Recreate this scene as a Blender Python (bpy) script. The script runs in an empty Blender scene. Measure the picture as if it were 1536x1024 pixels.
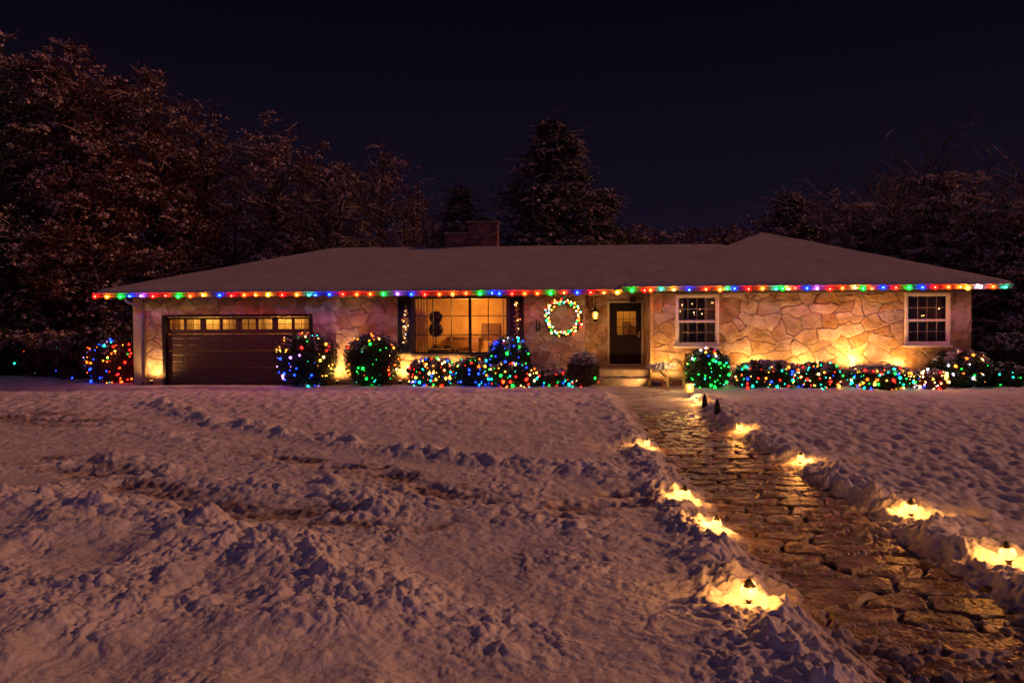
import bpy, math, random
import numpy as np
from mathutils import Matrix, Vector
rng = np.random.default_rng(7)
random.seed(7)
SC = bpy.context.scene
COL = SC.collection
rad = math.radians
# ------------------------------------------------------------------ camera
FPX = 1130.0
CAM = np.array([0.0, 0.0, 2.22])
yaw, pitch, roll = rad(3.0), rad(1.72), rad(0.3)
F0 = np.array([-math.sin(yaw), math.cos(yaw), 0.0]); R0 = np.array([math.cos(yaw), math.sin(yaw), 0.0])
F = math.cos(pitch) * F0 - math.sin(pitch) * np.array([0, 0, 1.0])
U0 = np.cross(R0, F)
R = math.cos(roll) * R0 - math.sin(roll) * U0
U = math.cos(roll) * U0 + math.sin(roll) * R0
cd = bpy.data.cameras.new('camera'); cam = bpy.data.objects.new('camera', cd); COL.objects.link(cam)
cd.sensor_width = 36; cd.lens = FPX / 1536 * 36; cd.clip_start = 0.05; cd.clip_end = 2000
cam.matrix_world = Matrix(((R[0], U[0], -F[0], CAM[0]), (R[1], U[1], -F[1], CAM[1]), (R[2], U[2], -F[2], CAM[2]), (0, 0, 0, 1)))
SC.camera = cam

def ray(px, py):
    return F + (px - 768) / FPX * R - (py - 512) / FPX * U
def P(px, py, Y):                       # point of the plane y = Y
    d = ray(px, py); t = (Y - CAM[1]) / d[1]; return CAM + t * d
def G(px, py, z=0.0):                   # point of the plane z = z
    d = ray(px, py); t = (z - CAM[2]) / d[2]; return CAM + t * d
def XZ(px, py, Y):
    p = P(px, py, Y); return float(p[0]), float(p[2])

# ------------------------------------------------------------------ noise
_perm = rng.permutation(1024).astype(np.int64); _ang = rng.random(1024) * 2 * np.pi
_gx, _gy = np.cos(_ang), np.sin(_ang)
def _h(i, j): return _perm[(_perm[i & 1023] + j) & 1023]
def noise(x, y):
    xi = np.floor(x).astype(np.int64); yi = np.floor(y).astype(np.int64)
    xf = x - xi; yf = y - yi
    u = xf * xf * xf * (xf * (xf * 6 - 15) + 10); v = yf * yf * yf * (yf * (yf * 6 - 15) + 10)
    def g(i, j, dx, dy):
        h = _h(i, j); return _gx[h] * dx + _gy[h] * dy
    a = g(xi, yi, xf, yf); b = g(xi + 1, yi, xf - 1, yf); c = g(xi, yi + 1, xf, yf - 1); d = g(xi + 1, yi + 1, xf - 1, yf - 1)
    return 1.4 * ((a + (b - a) * u) * (1 - v) + (c + (d - c) * u) * v)
def sstep(a, b, x):
    t = np.clip((x - a) / (b - a), 0, 1); return t * t * (3 - 2 * t)
def rnd2(i, j, k): return ((_h(i + 37 * k, j + 91 * k) * 977 + k * 131) % 1024) / 1024.0

def cells(x, y, sx, sy, p=2.0, jit=0.8, merge=0.3, warp=0.12):
    """irregular stones: id in 0..1 and distance to the joint"""
    x = x + warp * noise(x * 1.3 + 5, y * 1.3); y = y + warp * noise(x * 1.3 + 55, y * 1.3 + 9)
    x = x + warp * .35 * noise(x * 4 + 5, y * 4); y = y + warp * .35 * noise(x * 4 + 55, y * 4 + 9)
    j0 = np.floor(y / sy).astype(np.int64)
    f1 = np.full(x.shape, 9.0); f2 = np.full(x.shape, 9.0); id1 = np.full(x.shape, -1, np.int64)
    for dj in (-1, 0, 1):
        j = j0 + dj; off = 0.5 * (j & 1)
        i0 = np.floor(x / sx - off).astype(np.int64)
        for di in (-2, -1, 0, 1, 2):
            i = i0 + di
            cx = (i + off + 0.5 + (rnd2(i, j, 1) - .5) * jit) * sx; cy = (j + .5 + (rnd2(i, j, 2) - .5) * jit) * sy
            mg = rnd2(i, j, 3)
            ii = np.where(mg < merge, i + 1, i); jj = np.where(mg > 1 - merge * .5, j + 1, j)
            cid = ((ii & 1023) << 10) | (jj & 1023)
            d = ((np.abs(x - cx) / sx) ** p + (np.abs(y - cy) / sy) ** p) ** (1 / p)
            same = cid == id1
            closer = d < f1
            f2 = np.where(closer & ~same, f1, np.where(~closer & ~same, np.minimum(f2, d), f2))
            id1 = np.where(closer, cid, id1); f1 = np.where(closer, d, f1)
    r = ((id1 * 7919) % 1021) / 1021.0
    return r, (f2 - f1)

# ------------------------------------------------------------------ materials
def nodemat(name):
    m = bpy.data.materials.new(name); m.use_nodes = True
    nt = m.node_tree; b = nt.nodes['Principled BSDF']; return m, nt, b
def N(nt, typ, **kw):
    n = nt.nodes.new(typ)
    for k, v in kw.items():
        if k in n.inputs.keys(): n.inputs[k].default_value = v
        else: setattr(n, k, v)
    return n
def mat(name, col, rough=.6, col2=None, scale=8., bump=0., bscale=None, metal=0., detail=5., spec=.4, coat=0.):
    m, nt, b = nodemat(name)
    b.inputs['Roughness'].default_value = rough; b.inputs['Metallic'].default_value = metal
    b.inputs['Specular IOR Level'].default_value = spec
    b.inputs['Coat Weight'].default_value = coat
    tc = N(nt, 'ShaderNodeTexCoord')
    nz = N(nt, 'ShaderNodeTexNoise', Scale=scale, Detail=detail)
    nt.links.new(tc.outputs['Object'], nz.inputs['Vector'])
    cr = N(nt, 'ShaderNodeValToRGB'); e = cr.color_ramp.elements
    c2 = col2 or tuple(c * .65 for c in col)
    e[0].position = .35; e[0].color = (*c2, 1); e[1].position = .65; e[1].color = (*col, 1)
    nt.links.new(nz.outputs['Fac'], cr.inputs['Fac']); nt.links.new(cr.outputs['Color'], b.inputs['Base Color'])
    if bump:
        nb = N(nt, 'ShaderNodeTexNoise', Scale=bscale or scale * 3, Detail=6.)
        nt.links.new(tc.outputs['Object'], nb.inputs['Vector'])
        bp = N(nt, 'ShaderNodeBump', Strength=bump, Distance=.02)
        nt.links.new(nb.outputs['Fac'], bp.inputs['Height']); nt.links.new(bp.outputs['Normal'], b.inputs['Normal'])
    return m
def emit(name, col, s, samp=None):
    m, nt, b = nodemat(name)
    b.inputs['Base Color'].default_value = (*[min(.8, c) for c in col], 1); b.inputs['Roughness'].default_value = .3
    b.inputs['Emission Color'].default_value = (*col, 1); b.inputs['Emission Strength'].default_value = s
    if samp: m.cycles.emission_sampling = samp
    return m
def leafmat(name, c1, c2, c3):
    m, nt, b = nodemat(name); b.inputs['Roughness'].default_value = .55; b.inputs['Specular IOR Level'].default_value = .3
    g = N(nt, 'ShaderNodeNewGeometry'); cr = N(nt, 'ShaderNodeValToRGB'); e = cr.color_ramp.elements
    e[0].color = (*c1, 1); e[1].color = (*c3, 1); x = e.new(.5); x.color = (*c2, 1)
    nt.links.new(g.outputs['Random Per Island'], cr.inputs['Fac']); nt.links.new(cr.outputs['Color'], b.inputs['Base Color'])
    return m
def snowmat(name, col=(.80, .80, .83), bs=28., strength=.5, dist=.02, stretch=1.):
    m, nt, b = nodemat(name); b.inputs['Roughness'].default_value = .62; b.inputs['Specular IOR Level'].default_value = .25
    tc = N(nt, 'ShaderNodeTexCoord')
    n1 = N(nt, 'ShaderNodeTexNoise', Scale=bs, Detail=8., Roughness=.62); n2 = N(nt, 'ShaderNodeTexNoise', Scale=1.3, Detail=4.)
    nt.links.new(tc.outputs['Object'], n1.inputs['Vector']); nt.links.new(tc.outputs['Object'], n2.inputs['Vector'])
    cr = N(nt, 'ShaderNodeValToRGB'); e = cr.color_ramp.elements
    e[0].position = .3; e[1].position = .7; e[0].color = (*[c * .82 for c in col], 1); e[1].color = (*col, 1)
    nt.links.new(n2.outputs['Fac'], cr.inputs['Fac']); nt.links.new(cr.outputs['Color'], b.inputs['Base Color'])
    bp = N(nt, 'ShaderNodeBump', Strength=strength, Distance=dist)
    nt.links.new(n1.outputs['Fac'], bp.inputs['Height']); nt.links.new(bp.outputs['Normal'], b.inputs['Normal'])
    return m, nt, b, cr
def attrmat(name, rough, stops, bump=.5, bscale=20., noise_amt=.35, spec=.3):
    """colour from the per-stone 'tone' value, speckled by noise; mortar where 'joint' is 1"""
    m, nt, b = nodemat(name); b.inputs['Roughness'].default_value = rough; b.inputs['Specular IOR Level'].default_value = spec
    a = N(nt, 'ShaderNodeAttribute', attribute_name='tone'); cr = N(nt, 'ShaderNodeValToRGB'); e = cr.color_ramp.elements
    e[0].color = (*stops[0], 1); e[1].color = (*stops[-1], 1)
    for k, s in enumerate(stops[1:-1]):
        x = e.new((k + 1) / (len(stops) - 1)); x.color = (*s, 1)
    nt.links.new(a.outputs['Fac'], cr.inputs['Fac'])
    tc = N(nt, 'ShaderNodeTexCoord'); nz = N(nt, 'ShaderNodeTexNoise', Scale=3.2, Detail=8., Roughness=.65)
    nt.links.new(tc.outputs['Object'], nz.inputs['Vector'])
    mr = N(nt, 'ShaderNodeMapRange'); mr.inputs['To Min'].default_value = 1 - noise_amt; mr.inputs['To Max'].default_value = 1 + noise_amt
    mr.inputs['From Min'].default_value = .3; mr.inputs['From Max'].default_value = .7
    nt.links.new(nz.outputs['Fac'], mr.inputs['Value'])
    mx = N(nt, 'ShaderNodeMix', data_type='RGBA', blend_type='MULTIPLY'); mx.inputs['Factor'].default_value = 1
    nt.links.new(cr.outputs['Color'], mx.inputs['A']); nt.links.new(mr.outputs['Result'], mx.inputs['B'])
    j = N(nt, 'ShaderNodeAttribute', attribute_name='joint')
    m2 = N(nt, 'ShaderNodeMix', data_type='RGBA'); m2.inputs['B'].default_value = (*[c * .55 for c in stops[0]], 1)
    nt.links.new(j.outputs['Fac'], m2.inputs['Factor']); nt.links.new(mx.outputs['Result'], m2.inputs['A'])
    nt.links.new(m2.outputs['Result'], b.inputs['Base Color'])
    n2 = N(nt, 'ShaderNodeTexNoise', Scale=bscale, Detail=7., Roughness=.6); nt.links.new(tc.outputs['Object'], n2.inputs['Vector'])
    bp = N(nt, 'ShaderNodeBump', Strength=bump, Distance=.02)
    nt.links.new(n2.outputs['Fac'], bp.inputs['Height']); nt.links.new(bp.outputs['Normal'], b.inputs['Normal'])
    return m

M = {}
M['snow'], snt, sb, scr = snowmat('snow', bs=22., strength=.55, dist=.025)
_b = sb.inputs['Base Color'].links[0].from_socket; _a = N(snt, 'ShaderNodeAttribute', attribute_name='dirt'); _n = N(snt, 'ShaderNodeTexNoise', Scale=9., Detail=8., Roughness=.7)
_tc = N(snt, 'ShaderNodeTexCoord'); snt.links.new(_tc.outputs['Object'], _n.inputs['Vector']); _m = N(snt, 'ShaderNodeMapRange'); _m.inputs['From Min'].default_value = .35; _m.inputs['From Max'].default_value = .62
snt.links.new(_n.outputs['Fac'], _m.inputs['Value']); _x = N(snt, 'ShaderNodeMath', operation='MULTIPLY'); snt.links.new(_a.outputs['Fac'], _x.inputs[0]); _m.inputs['To Min'].default_value = .55
snt.links.new(_m.outputs['Result'], _x.inputs[1]); _mx = N(snt, 'ShaderNodeMix', data_type='RGBA'); _mx.inputs['B'].default_value = (.24, .165, .12, 1)
snt.links.new(_x.outputs[0], _mx.inputs['Factor']); snt.links.new(_b, _mx.inputs['A']); snt.links.new(_mx.outputs['Result'], sb.inputs['Base Color'])
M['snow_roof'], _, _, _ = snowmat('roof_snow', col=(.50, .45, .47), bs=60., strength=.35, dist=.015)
M['snow_fluff'], _, _, _ = snowmat('fluffy_snow', col=(.74, .74, .78), bs=40., strength=.5, dist=.02)
M['snow_dim'], _, _, _ = snowmat('warm_light_tree_snow', col=(.72, .55, .51), bs=14., strength=.4, dist=.03)  # reddish light on tree and hedge snow is put into this colour
M['stone'] = attrmat('wall_stone', .8, [(.27, .16, .07), (.42, .31, .22), (.42, .32, .30), (.36, .20, .08), (.50, .37, .24), (.30, .18, .12), (.56, .45, .36), (.44, .26, .10)], bump=.55, bscale=14, noise_amt=.38)
M['flag'] = attrmat('path_stone', .30, [(.09, .06, .045), (.18, .12, .085), (.12, .085, .065), (.23, .155, .115), (.15, .10, .07)], bump=.9, bscale=26, noise_amt=.5, spec=.5)
M['brick'] = attrmat('brick', .85, [(.16, .07, .055), (.36, .16, .13), (.10, .05, .05), (.42, .21, .17), (.25, .11, .09)], bump=.5, bscale=30)
M['asphalt'] = mat('asphalt', (.07, .05, .04), .75, (.035, .026, .02), 5., .8, 60.)
M['trim'] = mat('beige_trim_paint', (.50, .42, .33), .45, (.44, .36, .28), 3.)
M['fascia'] = mat('fascia_paint', (.15, .12, .10), .32, (.10, .08, .07), 4.)
M['soffit'] = mat('soffit_paint', (.16, .12, .09), .6, (.12, .09, .07), 3.)
M['white'] = mat('white_window_paint', (.80, .74, .66), .4, (.72, .66, .58), 4.)
M['black'] = mat('black_painted_wood', (.016, .014, .014), .45, (.010, .009, .010), 12.)
M['door'] = mat('dark_brown_door_paint', (.018, .011, .012), .5, (.014, .009, .009), 10., spec=.12)
M['gdoor'] = mat('brown_garage_paint', (.085, .052, .042), .5, (.07, .042, .034), 6., .12, 80.)
M['metal'] = mat('dark_metal', (.05, .045, .04), .35, (.03, .03, .03), 20., metal=.8)
M['brass'] = mat('aged_brass', (.5, .36, .18), .35, (.35, .25, .12), 20., metal=.9)
M['conc'] = mat('worn_concrete_step', (.34, .27, .20), .8, (.22, .17, .12), 5., .5, 40.)
M['wood'] = mat('varnished_wood', (.18, .09, .04), .5, (.10, .05, .025), 9.)
M['cream'] = mat('cream_interior_paint', (.62, .42, .17), .8, (.42, .26, .10), 1.6)
M['curt'] = mat('beige_curtain_cloth', (.62, .52, .36), .8, (.5, .40, .26), 6.)
_m = M['curt']; _t = N(_m.node_tree, 'ShaderNodeBsdfTranslucent', Color=(.8, .62, .38, 1)); _x = N(_m.node_tree, 'ShaderNodeMixShader'); _x.inputs[0].default_value = .5
_m.node_tree.links.new(_m.node_tree.nodes['Principled BSDF'].outputs[0], _x.inputs[1]); _m.node_tree.links.new(_t.outputs[0], _x.inputs[2]); _m.node_tree.links.new(_x.outputs[0], _m.node_tree.nodes['Material Output'].inputs['Surface'])
M['dark_in'] = mat('dim_room_paint', (.16, .13, .10), .85, (.11, .09, .07), 2.)
M['fabric'] = mat('dark_upholstery', (.06, .035, .025), .85, (.04, .025, .02), 14.)
M['bark'] = mat('bark', (.070, .040, .032), .85, (.035, .022, .02), 6., .6, 24.)
M['wire'] = mat('green_wire', (.012, .03, .014), .6)
M['purple'] = mat('purple_plastic', (.05, .035, .16), .35, (.04, .03, .12), 9.)
M['teal'] = mat('teal_ribbon', (.02, .42, .38), .35, (.02, .3, .3), 14.)
M['gold'] = mat('pale_straw', (.62, .45, .22), .7, (.45, .3, .13), 12., .5, 40.)
M['leaf_ev'] = leafmat('evergreen_leaf', (.018, .032, .014), (.030, .045, .020), (.050, .058, .026))
M['leaf_bush'] = leafmat('boxwood_leaf', (.014, .034, .014), (.024, .055, .020), (.05, .075, .026))
M['leaf_brown'] = leafmat('russet_leaf', (.07, .022, .016), (.12, .038, .026), (.19, .062, .040))
M['leaf_dry'] = leafmat('dry_twig_leaf', (.045, .03, .02), (.08, .05, .03), (.12, .08, .05))
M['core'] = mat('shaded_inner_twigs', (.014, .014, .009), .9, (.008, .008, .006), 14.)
def glassmat(name, tint=(1, 1, 1), rough=.02, fac=.10):
    m, nt, b = nodemat(name); nt.nodes.remove(b)
    out = nt.nodes['Material Output']; t = N(nt, 'ShaderNodeBsdfTransparent', Color=(*tint, 1)); g = N(nt, 'ShaderNodeBsdfGlossy', Roughness=rough)
    fr = N(nt, 'ShaderNodeFresnel', IOR=1.5); mx = N(nt, 'ShaderNodeMixShader')
    nt.links.new(fr.outputs[0], mx.inputs[0]); nt.links.new(t.outputs[0], mx.inputs[1]); nt.links.new(g.outputs[0], mx.inputs[2])
    nt.links.new(mx.outputs[0], out.inputs['Surface']); return m
M['glass'] = glassmat('window_glass', (.86, .84, .80))
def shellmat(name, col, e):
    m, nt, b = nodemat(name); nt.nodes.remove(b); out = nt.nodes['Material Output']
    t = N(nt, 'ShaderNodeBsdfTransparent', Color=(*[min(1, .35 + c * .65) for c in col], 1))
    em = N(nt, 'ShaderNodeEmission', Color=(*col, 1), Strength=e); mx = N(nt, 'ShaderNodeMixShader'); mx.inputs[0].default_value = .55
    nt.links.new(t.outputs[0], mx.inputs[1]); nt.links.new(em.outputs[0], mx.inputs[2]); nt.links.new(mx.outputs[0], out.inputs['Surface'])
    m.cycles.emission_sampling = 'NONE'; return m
PAL = dict(red=(1, .015, .008), green=(.008, .75, .05), blue=(.010, .05, 1), amber=(1, .22, .015), yellow=(1, .48, .05), teal=(.01, .55, .38), warm=(1, .50, .16), violet=(.50, .16, .95), orange=(1, .09, .008), white=(.75, .72, .95))
for k, c in PAL.items():
    M['core_' + k] = emit('hot_' + k, c, 1350.)
    M['shell_' + k] = shellmat('frosted_halo_' + k, c, 2.4)  # bulb glass, oversized and self-glowing to imitate the bloom round each light
    M['mini_' + k] = emit('mini_' + k, c, 6.5)
M['lampglass'] = emit('lit_frosted_glass', (1, .50, .13), 2.2, 'NONE')
M['lampcore'] = emit('lit_filament', (1, .55, .16), 1.3)
M['lantern'] = emit('amber_lit_glass', (1, .42, .09), .62)

# ------------------------------------------------------------------ mesh helpers
def mesh_np(name, V, Q, mats, parent=None, smooth=False, attrs=None, mi=None):
    me = bpy.data.meshes.new(name); V = np.asarray(V, np.float32); Q = np.asarray(Q, np.int32); k = Q.shape[1]
    me.vertices.add(len(V)); me.vertices.foreach_set('co', V.ravel())
    me.loops.add(Q.size); me.loops.foreach_set('vertex_index', Q.ravel())
    me.polygons.add(len(Q)); me.polygons.foreach_set('loop_start', np.arange(len(Q), dtype=np.int32) * k)
    me.update(calc_edges=True)
    if smooth: me.polygons.foreach_set('use_smooth', np.ones(len(Q), bool))
    for m in (mats if isinstance(mats, (list, tuple)) else [mats]): me.materials.append(m)
    if mi is not None: me.polygons.foreach_set('material_index', np.asarray(mi, np.int32))
    for an, av in (attrs or {}).items():
        a = me.attributes.new(an, 'FLOAT', 'POINT'); a.data.foreach_set('value', np.asarray(av, np.float32).ravel())
    me.validate(); o = bpy.data.objects.new(name, me); COL.objects.link(o)
    if parent is not None: o.parent = parent
    return o
class MB:
    def __init__(s): s.v = []; s.f = []; s.m = []
    def add(s, vs, fs, mi=0):
        n = len(s.v); s.v += [tuple(map(float, p)) for p in vs]; s.f += [tuple(i + n for i in f) for f in fs]; s.m += [mi] * len(fs); return s
    def box(s, x0, x1, y0, y1, z0, z1, mi=0, b=0.0):
        if b <= 0:
            vs = [(x0, y0, z0), (x1, y0, z0), (x1, y1, z0), (x0, y1, z0), (x0, y0, z1), (x1, y0, z1), (x1, y1, z1), (x0, y1, z1)]
            return s.add(vs, [(0, 3, 2, 1), (4, 5, 6, 7), (0, 1, 5, 4), (1, 2, 6, 5), (2, 3, 7, 6), (3, 0, 4, 7)], mi)
        # chamfered box: 24 vertices
        vs = []; X = (x0, x1); Y = (y0, y1); Z = (z0, z1); idx = {}
        for i in (0, 1):
            for j in (0, 1):
                for k in (0, 1):
                    sx, sy, sz = (1 - 2 * i), (1 - 2 * j), (1 - 2 * k)
                    for a in range(3):
                        idx[i, j, k, a] = len(vs)
                        vs.append((X[i] + (0 if a == 0 else sx * b), Y[j] + (0 if a == 1 else sy * b), Z[k] + (0 if a == 2 else sz * b)))
        fs = []
        for i in (0, 1):
            q = [idx[i, 0, 0, 0], idx[i, 1, 0, 0], idx[i, 1, 1, 0], idx[i, 0, 1, 0]]; fs.append(q if i else q[::-1])
            q = [idx[0, i, 0, 1], idx[0, i, 1, 1], idx[1, i, 1, 1], idx[1, i, 0, 1]]; fs.append(q if i else q[::-1])
            q = [idx[0, 0, i, 2], idx[1, 0, i, 2], idx[1, 1, i, 2], idx[0, 1, i, 2]]; fs.append(q if i else q[::-1])
        for i in (0, 1):
            for j in (0, 1):
                fs.append([idx[i, j, 0, 0], idx[i, j, 1, 0], idx[i, j, 1, 1], idx[i, j, 0, 1]])
                fs.append([idx[i, 0, j, 0], idx[i, 1, j, 0], idx[i, 1, j, 2], idx[i, 0, j, 2]])
                fs.append([idx[0, i, j, 1], idx[1, i, j, 1], idx[1, i, j, 2], idx[0, i, j, 2]])
                for k in (0, 1): fs.append([idx[i, j, k, 0], idx[i, j, k, 1], idx[i, j, k, 2]])
        return s.add(vs, fs, mi)
    def lathe(s, prof, c=(0, 0, 0), n=16, mi=0, axis='z'):
        vs = []; c = np.array(c, float)
        for r, h in prof:
            for k in range(n):
                a = 2 * math.pi * k / n; p = (r * math.cos(a), r * math.sin(a), h)
                if axis == 'y': p = (p[0], p[2], p[1])
                if axis == 'x': p = (p[2], p[0], p[1])
                vs.append(c + p)
        fs = [(i * n + k, i * n + (k + 1) % n, (i + 1) * n + (k + 1) % n, (i + 1) * n + k) for i in range(len(prof) - 1) for k in range(n)]
        fs.append(tuple(range(n))[::-1]); fs.append(tuple((len(prof) - 1) * n + k for k in range(n)))
        return s.add(vs, fs, mi)
    def tube(s, pts, rads, n=6, mi=0):
        V, Q = tube_np(np.array(pts, float), rads, n); return s.add(V, [tuple(q) for q in Q], mi)
    def build(s, name, mats, parent=None, smooth=False):
        me = bpy.data.meshes.new(name); me.from_pydata(s.v, [], s.f)
        for m in (mats if isinstance(mats, (list, tuple)) else [mats]): me.materials.append(m)
        me.polygons.foreach_set('material_index', s.m)
        if smooth: me.polygons.foreach_set('use_smooth', [True] * len(s.f))
        me.update(); o = bpy.data.objects.new(name, me); COL.objects.link(o)
        if parent is not None: o.parent = parent
        return o
def tube_np(pts, rads, n=5):
    pts = np.asarray(pts, float); K = len(pts); rads = np.broadcast_to(np.asarray(rads, float), (K,))
    T = np.gradient(pts, axis=0); T /= np.linalg.norm(T, axis=1)[:, None] + 1e-9
    up = np.where(np.abs(T[:, 2:3]) > .9, np.array([[1., 0, 0]]), np.array([[0, 0, 1.]]))
    A = np.cross(T, up); A /= np.linalg.norm(A, axis=1)[:, None] + 1e-9; B = np.cross(A, T)
    a = np.arange(n) * 2 * np.pi / n
    V = pts[:, None] + rads[:, None, None] * (np.cos(a)[None, :, None] * A[:, None] + np.sin(a)[None, :, None] * B[:, None])
    i = np.arange(K - 1)[:, None] * n; k = np.arange(n)[None]; k2 = (k + 1) % n
    Q = np.stack([i + k, i + k2, i + n + k2, i + n + k], -1).reshape(-1, 4)
    return V.reshape(-1, 3), Q
class NP:                                  # collects numpy quads
    def __init__(s): s.V = []; s.Q = []; s.M = []; s.n = 0
    def add(s, V, Q, mi=0):
        s.V.append(V); s.Q.append(Q + s.n); s.M.append(np.full(len(Q), mi)); s.n += len(V)
    def build(s, name, mats, parent=None, smooth=False):
        return mesh_np(name, np.concatenate(s.V), np.concatenate(s.Q), mats, parent, smooth, mi=np.concatenate(s.M))
def leaves(C, Nn, size, asp=.55):
    """one leaf-shaped face per centre"""
    n = len(C); Nn = Nn / (np.linalg.norm(Nn, axis=1)[:, None] + 1e-9)
    r = rng.normal(size=(n, 3)); A = np.cross(Nn, r); A /= np.linalg.norm(A, axis=1)[:, None] + 1e-9; B = np.cross(Nn, A)
    s = np.broadcast_to(size, (n,))[:, None]
    V = np.stack([C + A * s, C + B * s * asp + A * s * .1, C - A * s, C - B * s * asp + A * s * .1], 1).reshape(-1, 3)
    return V, np.arange(n * 4).reshape(-1, 4)
def tag(o, label=None, cat=None, group=None, kind=None):
    if label: o['label'] = label
    if cat: o['category'] = cat
    if group: o['group'] = group
    if kind: o['kind'] = kind
    return o
def empty(name, loc=(0, 0, 0), rz=0.):
    o = bpy.data.objects.new(name, None); COL.objects.link(o); o.location = loc; o.rotation_euler.z = rz; o.empty_display_size = .2; return o
def light(kind, loc, energy, col, parent=None, size=.03, target=None, angle=90, blend=.6, name='lamp_light'):
    d = bpy.data.lights.new(name, kind); d.energy = energy; d.color = col
    if kind != 'SUN': d.shadow_soft_size = size
    if kind == 'SPOT': d.spot_size = rad(angle); d.spot_blend = blend
    o = bpy.data.objects.new(name, d); COL.objects.link(o); o.location = loc
    if target is not None:
        v = Vector(target) - Vector(loc); o.rotation_euler = v.to_track_quat('-Z', 'Y').to_euler()
    if parent is not None: o.parent = parent
    return o

# ------------------------------------------------------------------ snow ground
EL = [(905, 580), (930, 612), (965, 660), (1000, 705), (1032, 745), (1072, 800), (1128, 868), (1175, 930), (1215, 975), (1262, 1024), (1345, 1110)]
ER = [(1034, 588), (1065, 618), (1110, 650), (1165, 685), (1225, 718), (1290, 752), (1345, 790), (1440, 850), (1536, 905), (1640, 965), (1900, 1110)]
el = np.array([G(*p)[:2] for p in EL])[::-1]; er = np.array([G(*p)[:2] for p in ER])[::-1]
def pathL(y): return np.interp(y, el[:, 1], el[:, 0])
def pathR(y): return np.interp(y, er[:, 1], er[:, 0])
def polyd(x, y, pts, z=0.08):
    """distance to a pixel-defined ground polyline and the side of it"""
    w = [G(*p, z)[:2] for p in pts]; best = np.full(x.shape, 99.); side = np.zeros(x.shape)
    for a, b in zip(w[:-1], w[1:]):
        d = b - a; L = d @ d; t = np.clip(((x - a[0]) * d[0] + (y - a[1]) * d[1]) / L, 0, 1)
        dx = x - (a[0] + t * d[0]); dy = y - (a[1] + t * d[1]); q = np.sqrt(dx * dx + dy * dy)
        m = q < best; best = np.where(m, q, best); side = np.where(m, np.sign(d[0] * dy - d[1] * dx), side)
    return best, side
def fade(y, wl): return np.clip(1.6 - .8 * (y * y / 2500 + .012) * 2.2 / wl, 0, 1)   # drop octaves the mesh cannot carry
def clods(x, y, cell, dens=.6, seed=1, asp=.75):
    """rounded lumps of thrown snow: domes scattered one to a cell"""
    X = x / cell + .35 * noise(x / cell * .8 + seed, y / cell * .8); Y = y / cell + .35 * noise(x / cell * .8 + 9, y / cell * .8 + seed)
    i0 = np.floor(X).astype(np.int64); j0 = np.floor(Y).astype(np.int64); out = np.zeros(x.shape)
    for dj in (-1, 0, 1):
        for di in (-1, 0, 1):
            i, j = i0 + di, j0 + dj; r = .28 + .5 * rnd2(i, j, seed + 1) ** 1.5; on = rnd2(i, j, seed + 2) < dens
            d2 = ((X - i - rnd2(i, j, seed + 3)) ** 2 + (Y - j - rnd2(i, j, seed + 4)) ** 2) / (r * r)
            out = np.maximum(out, np.where(on, r * np.sqrt(np.clip(1 - d2, 0, 1)) * asp, 0))
    return out * cell
LAMPS = []      # filled below: (x, y)
DIRT = {}
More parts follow.
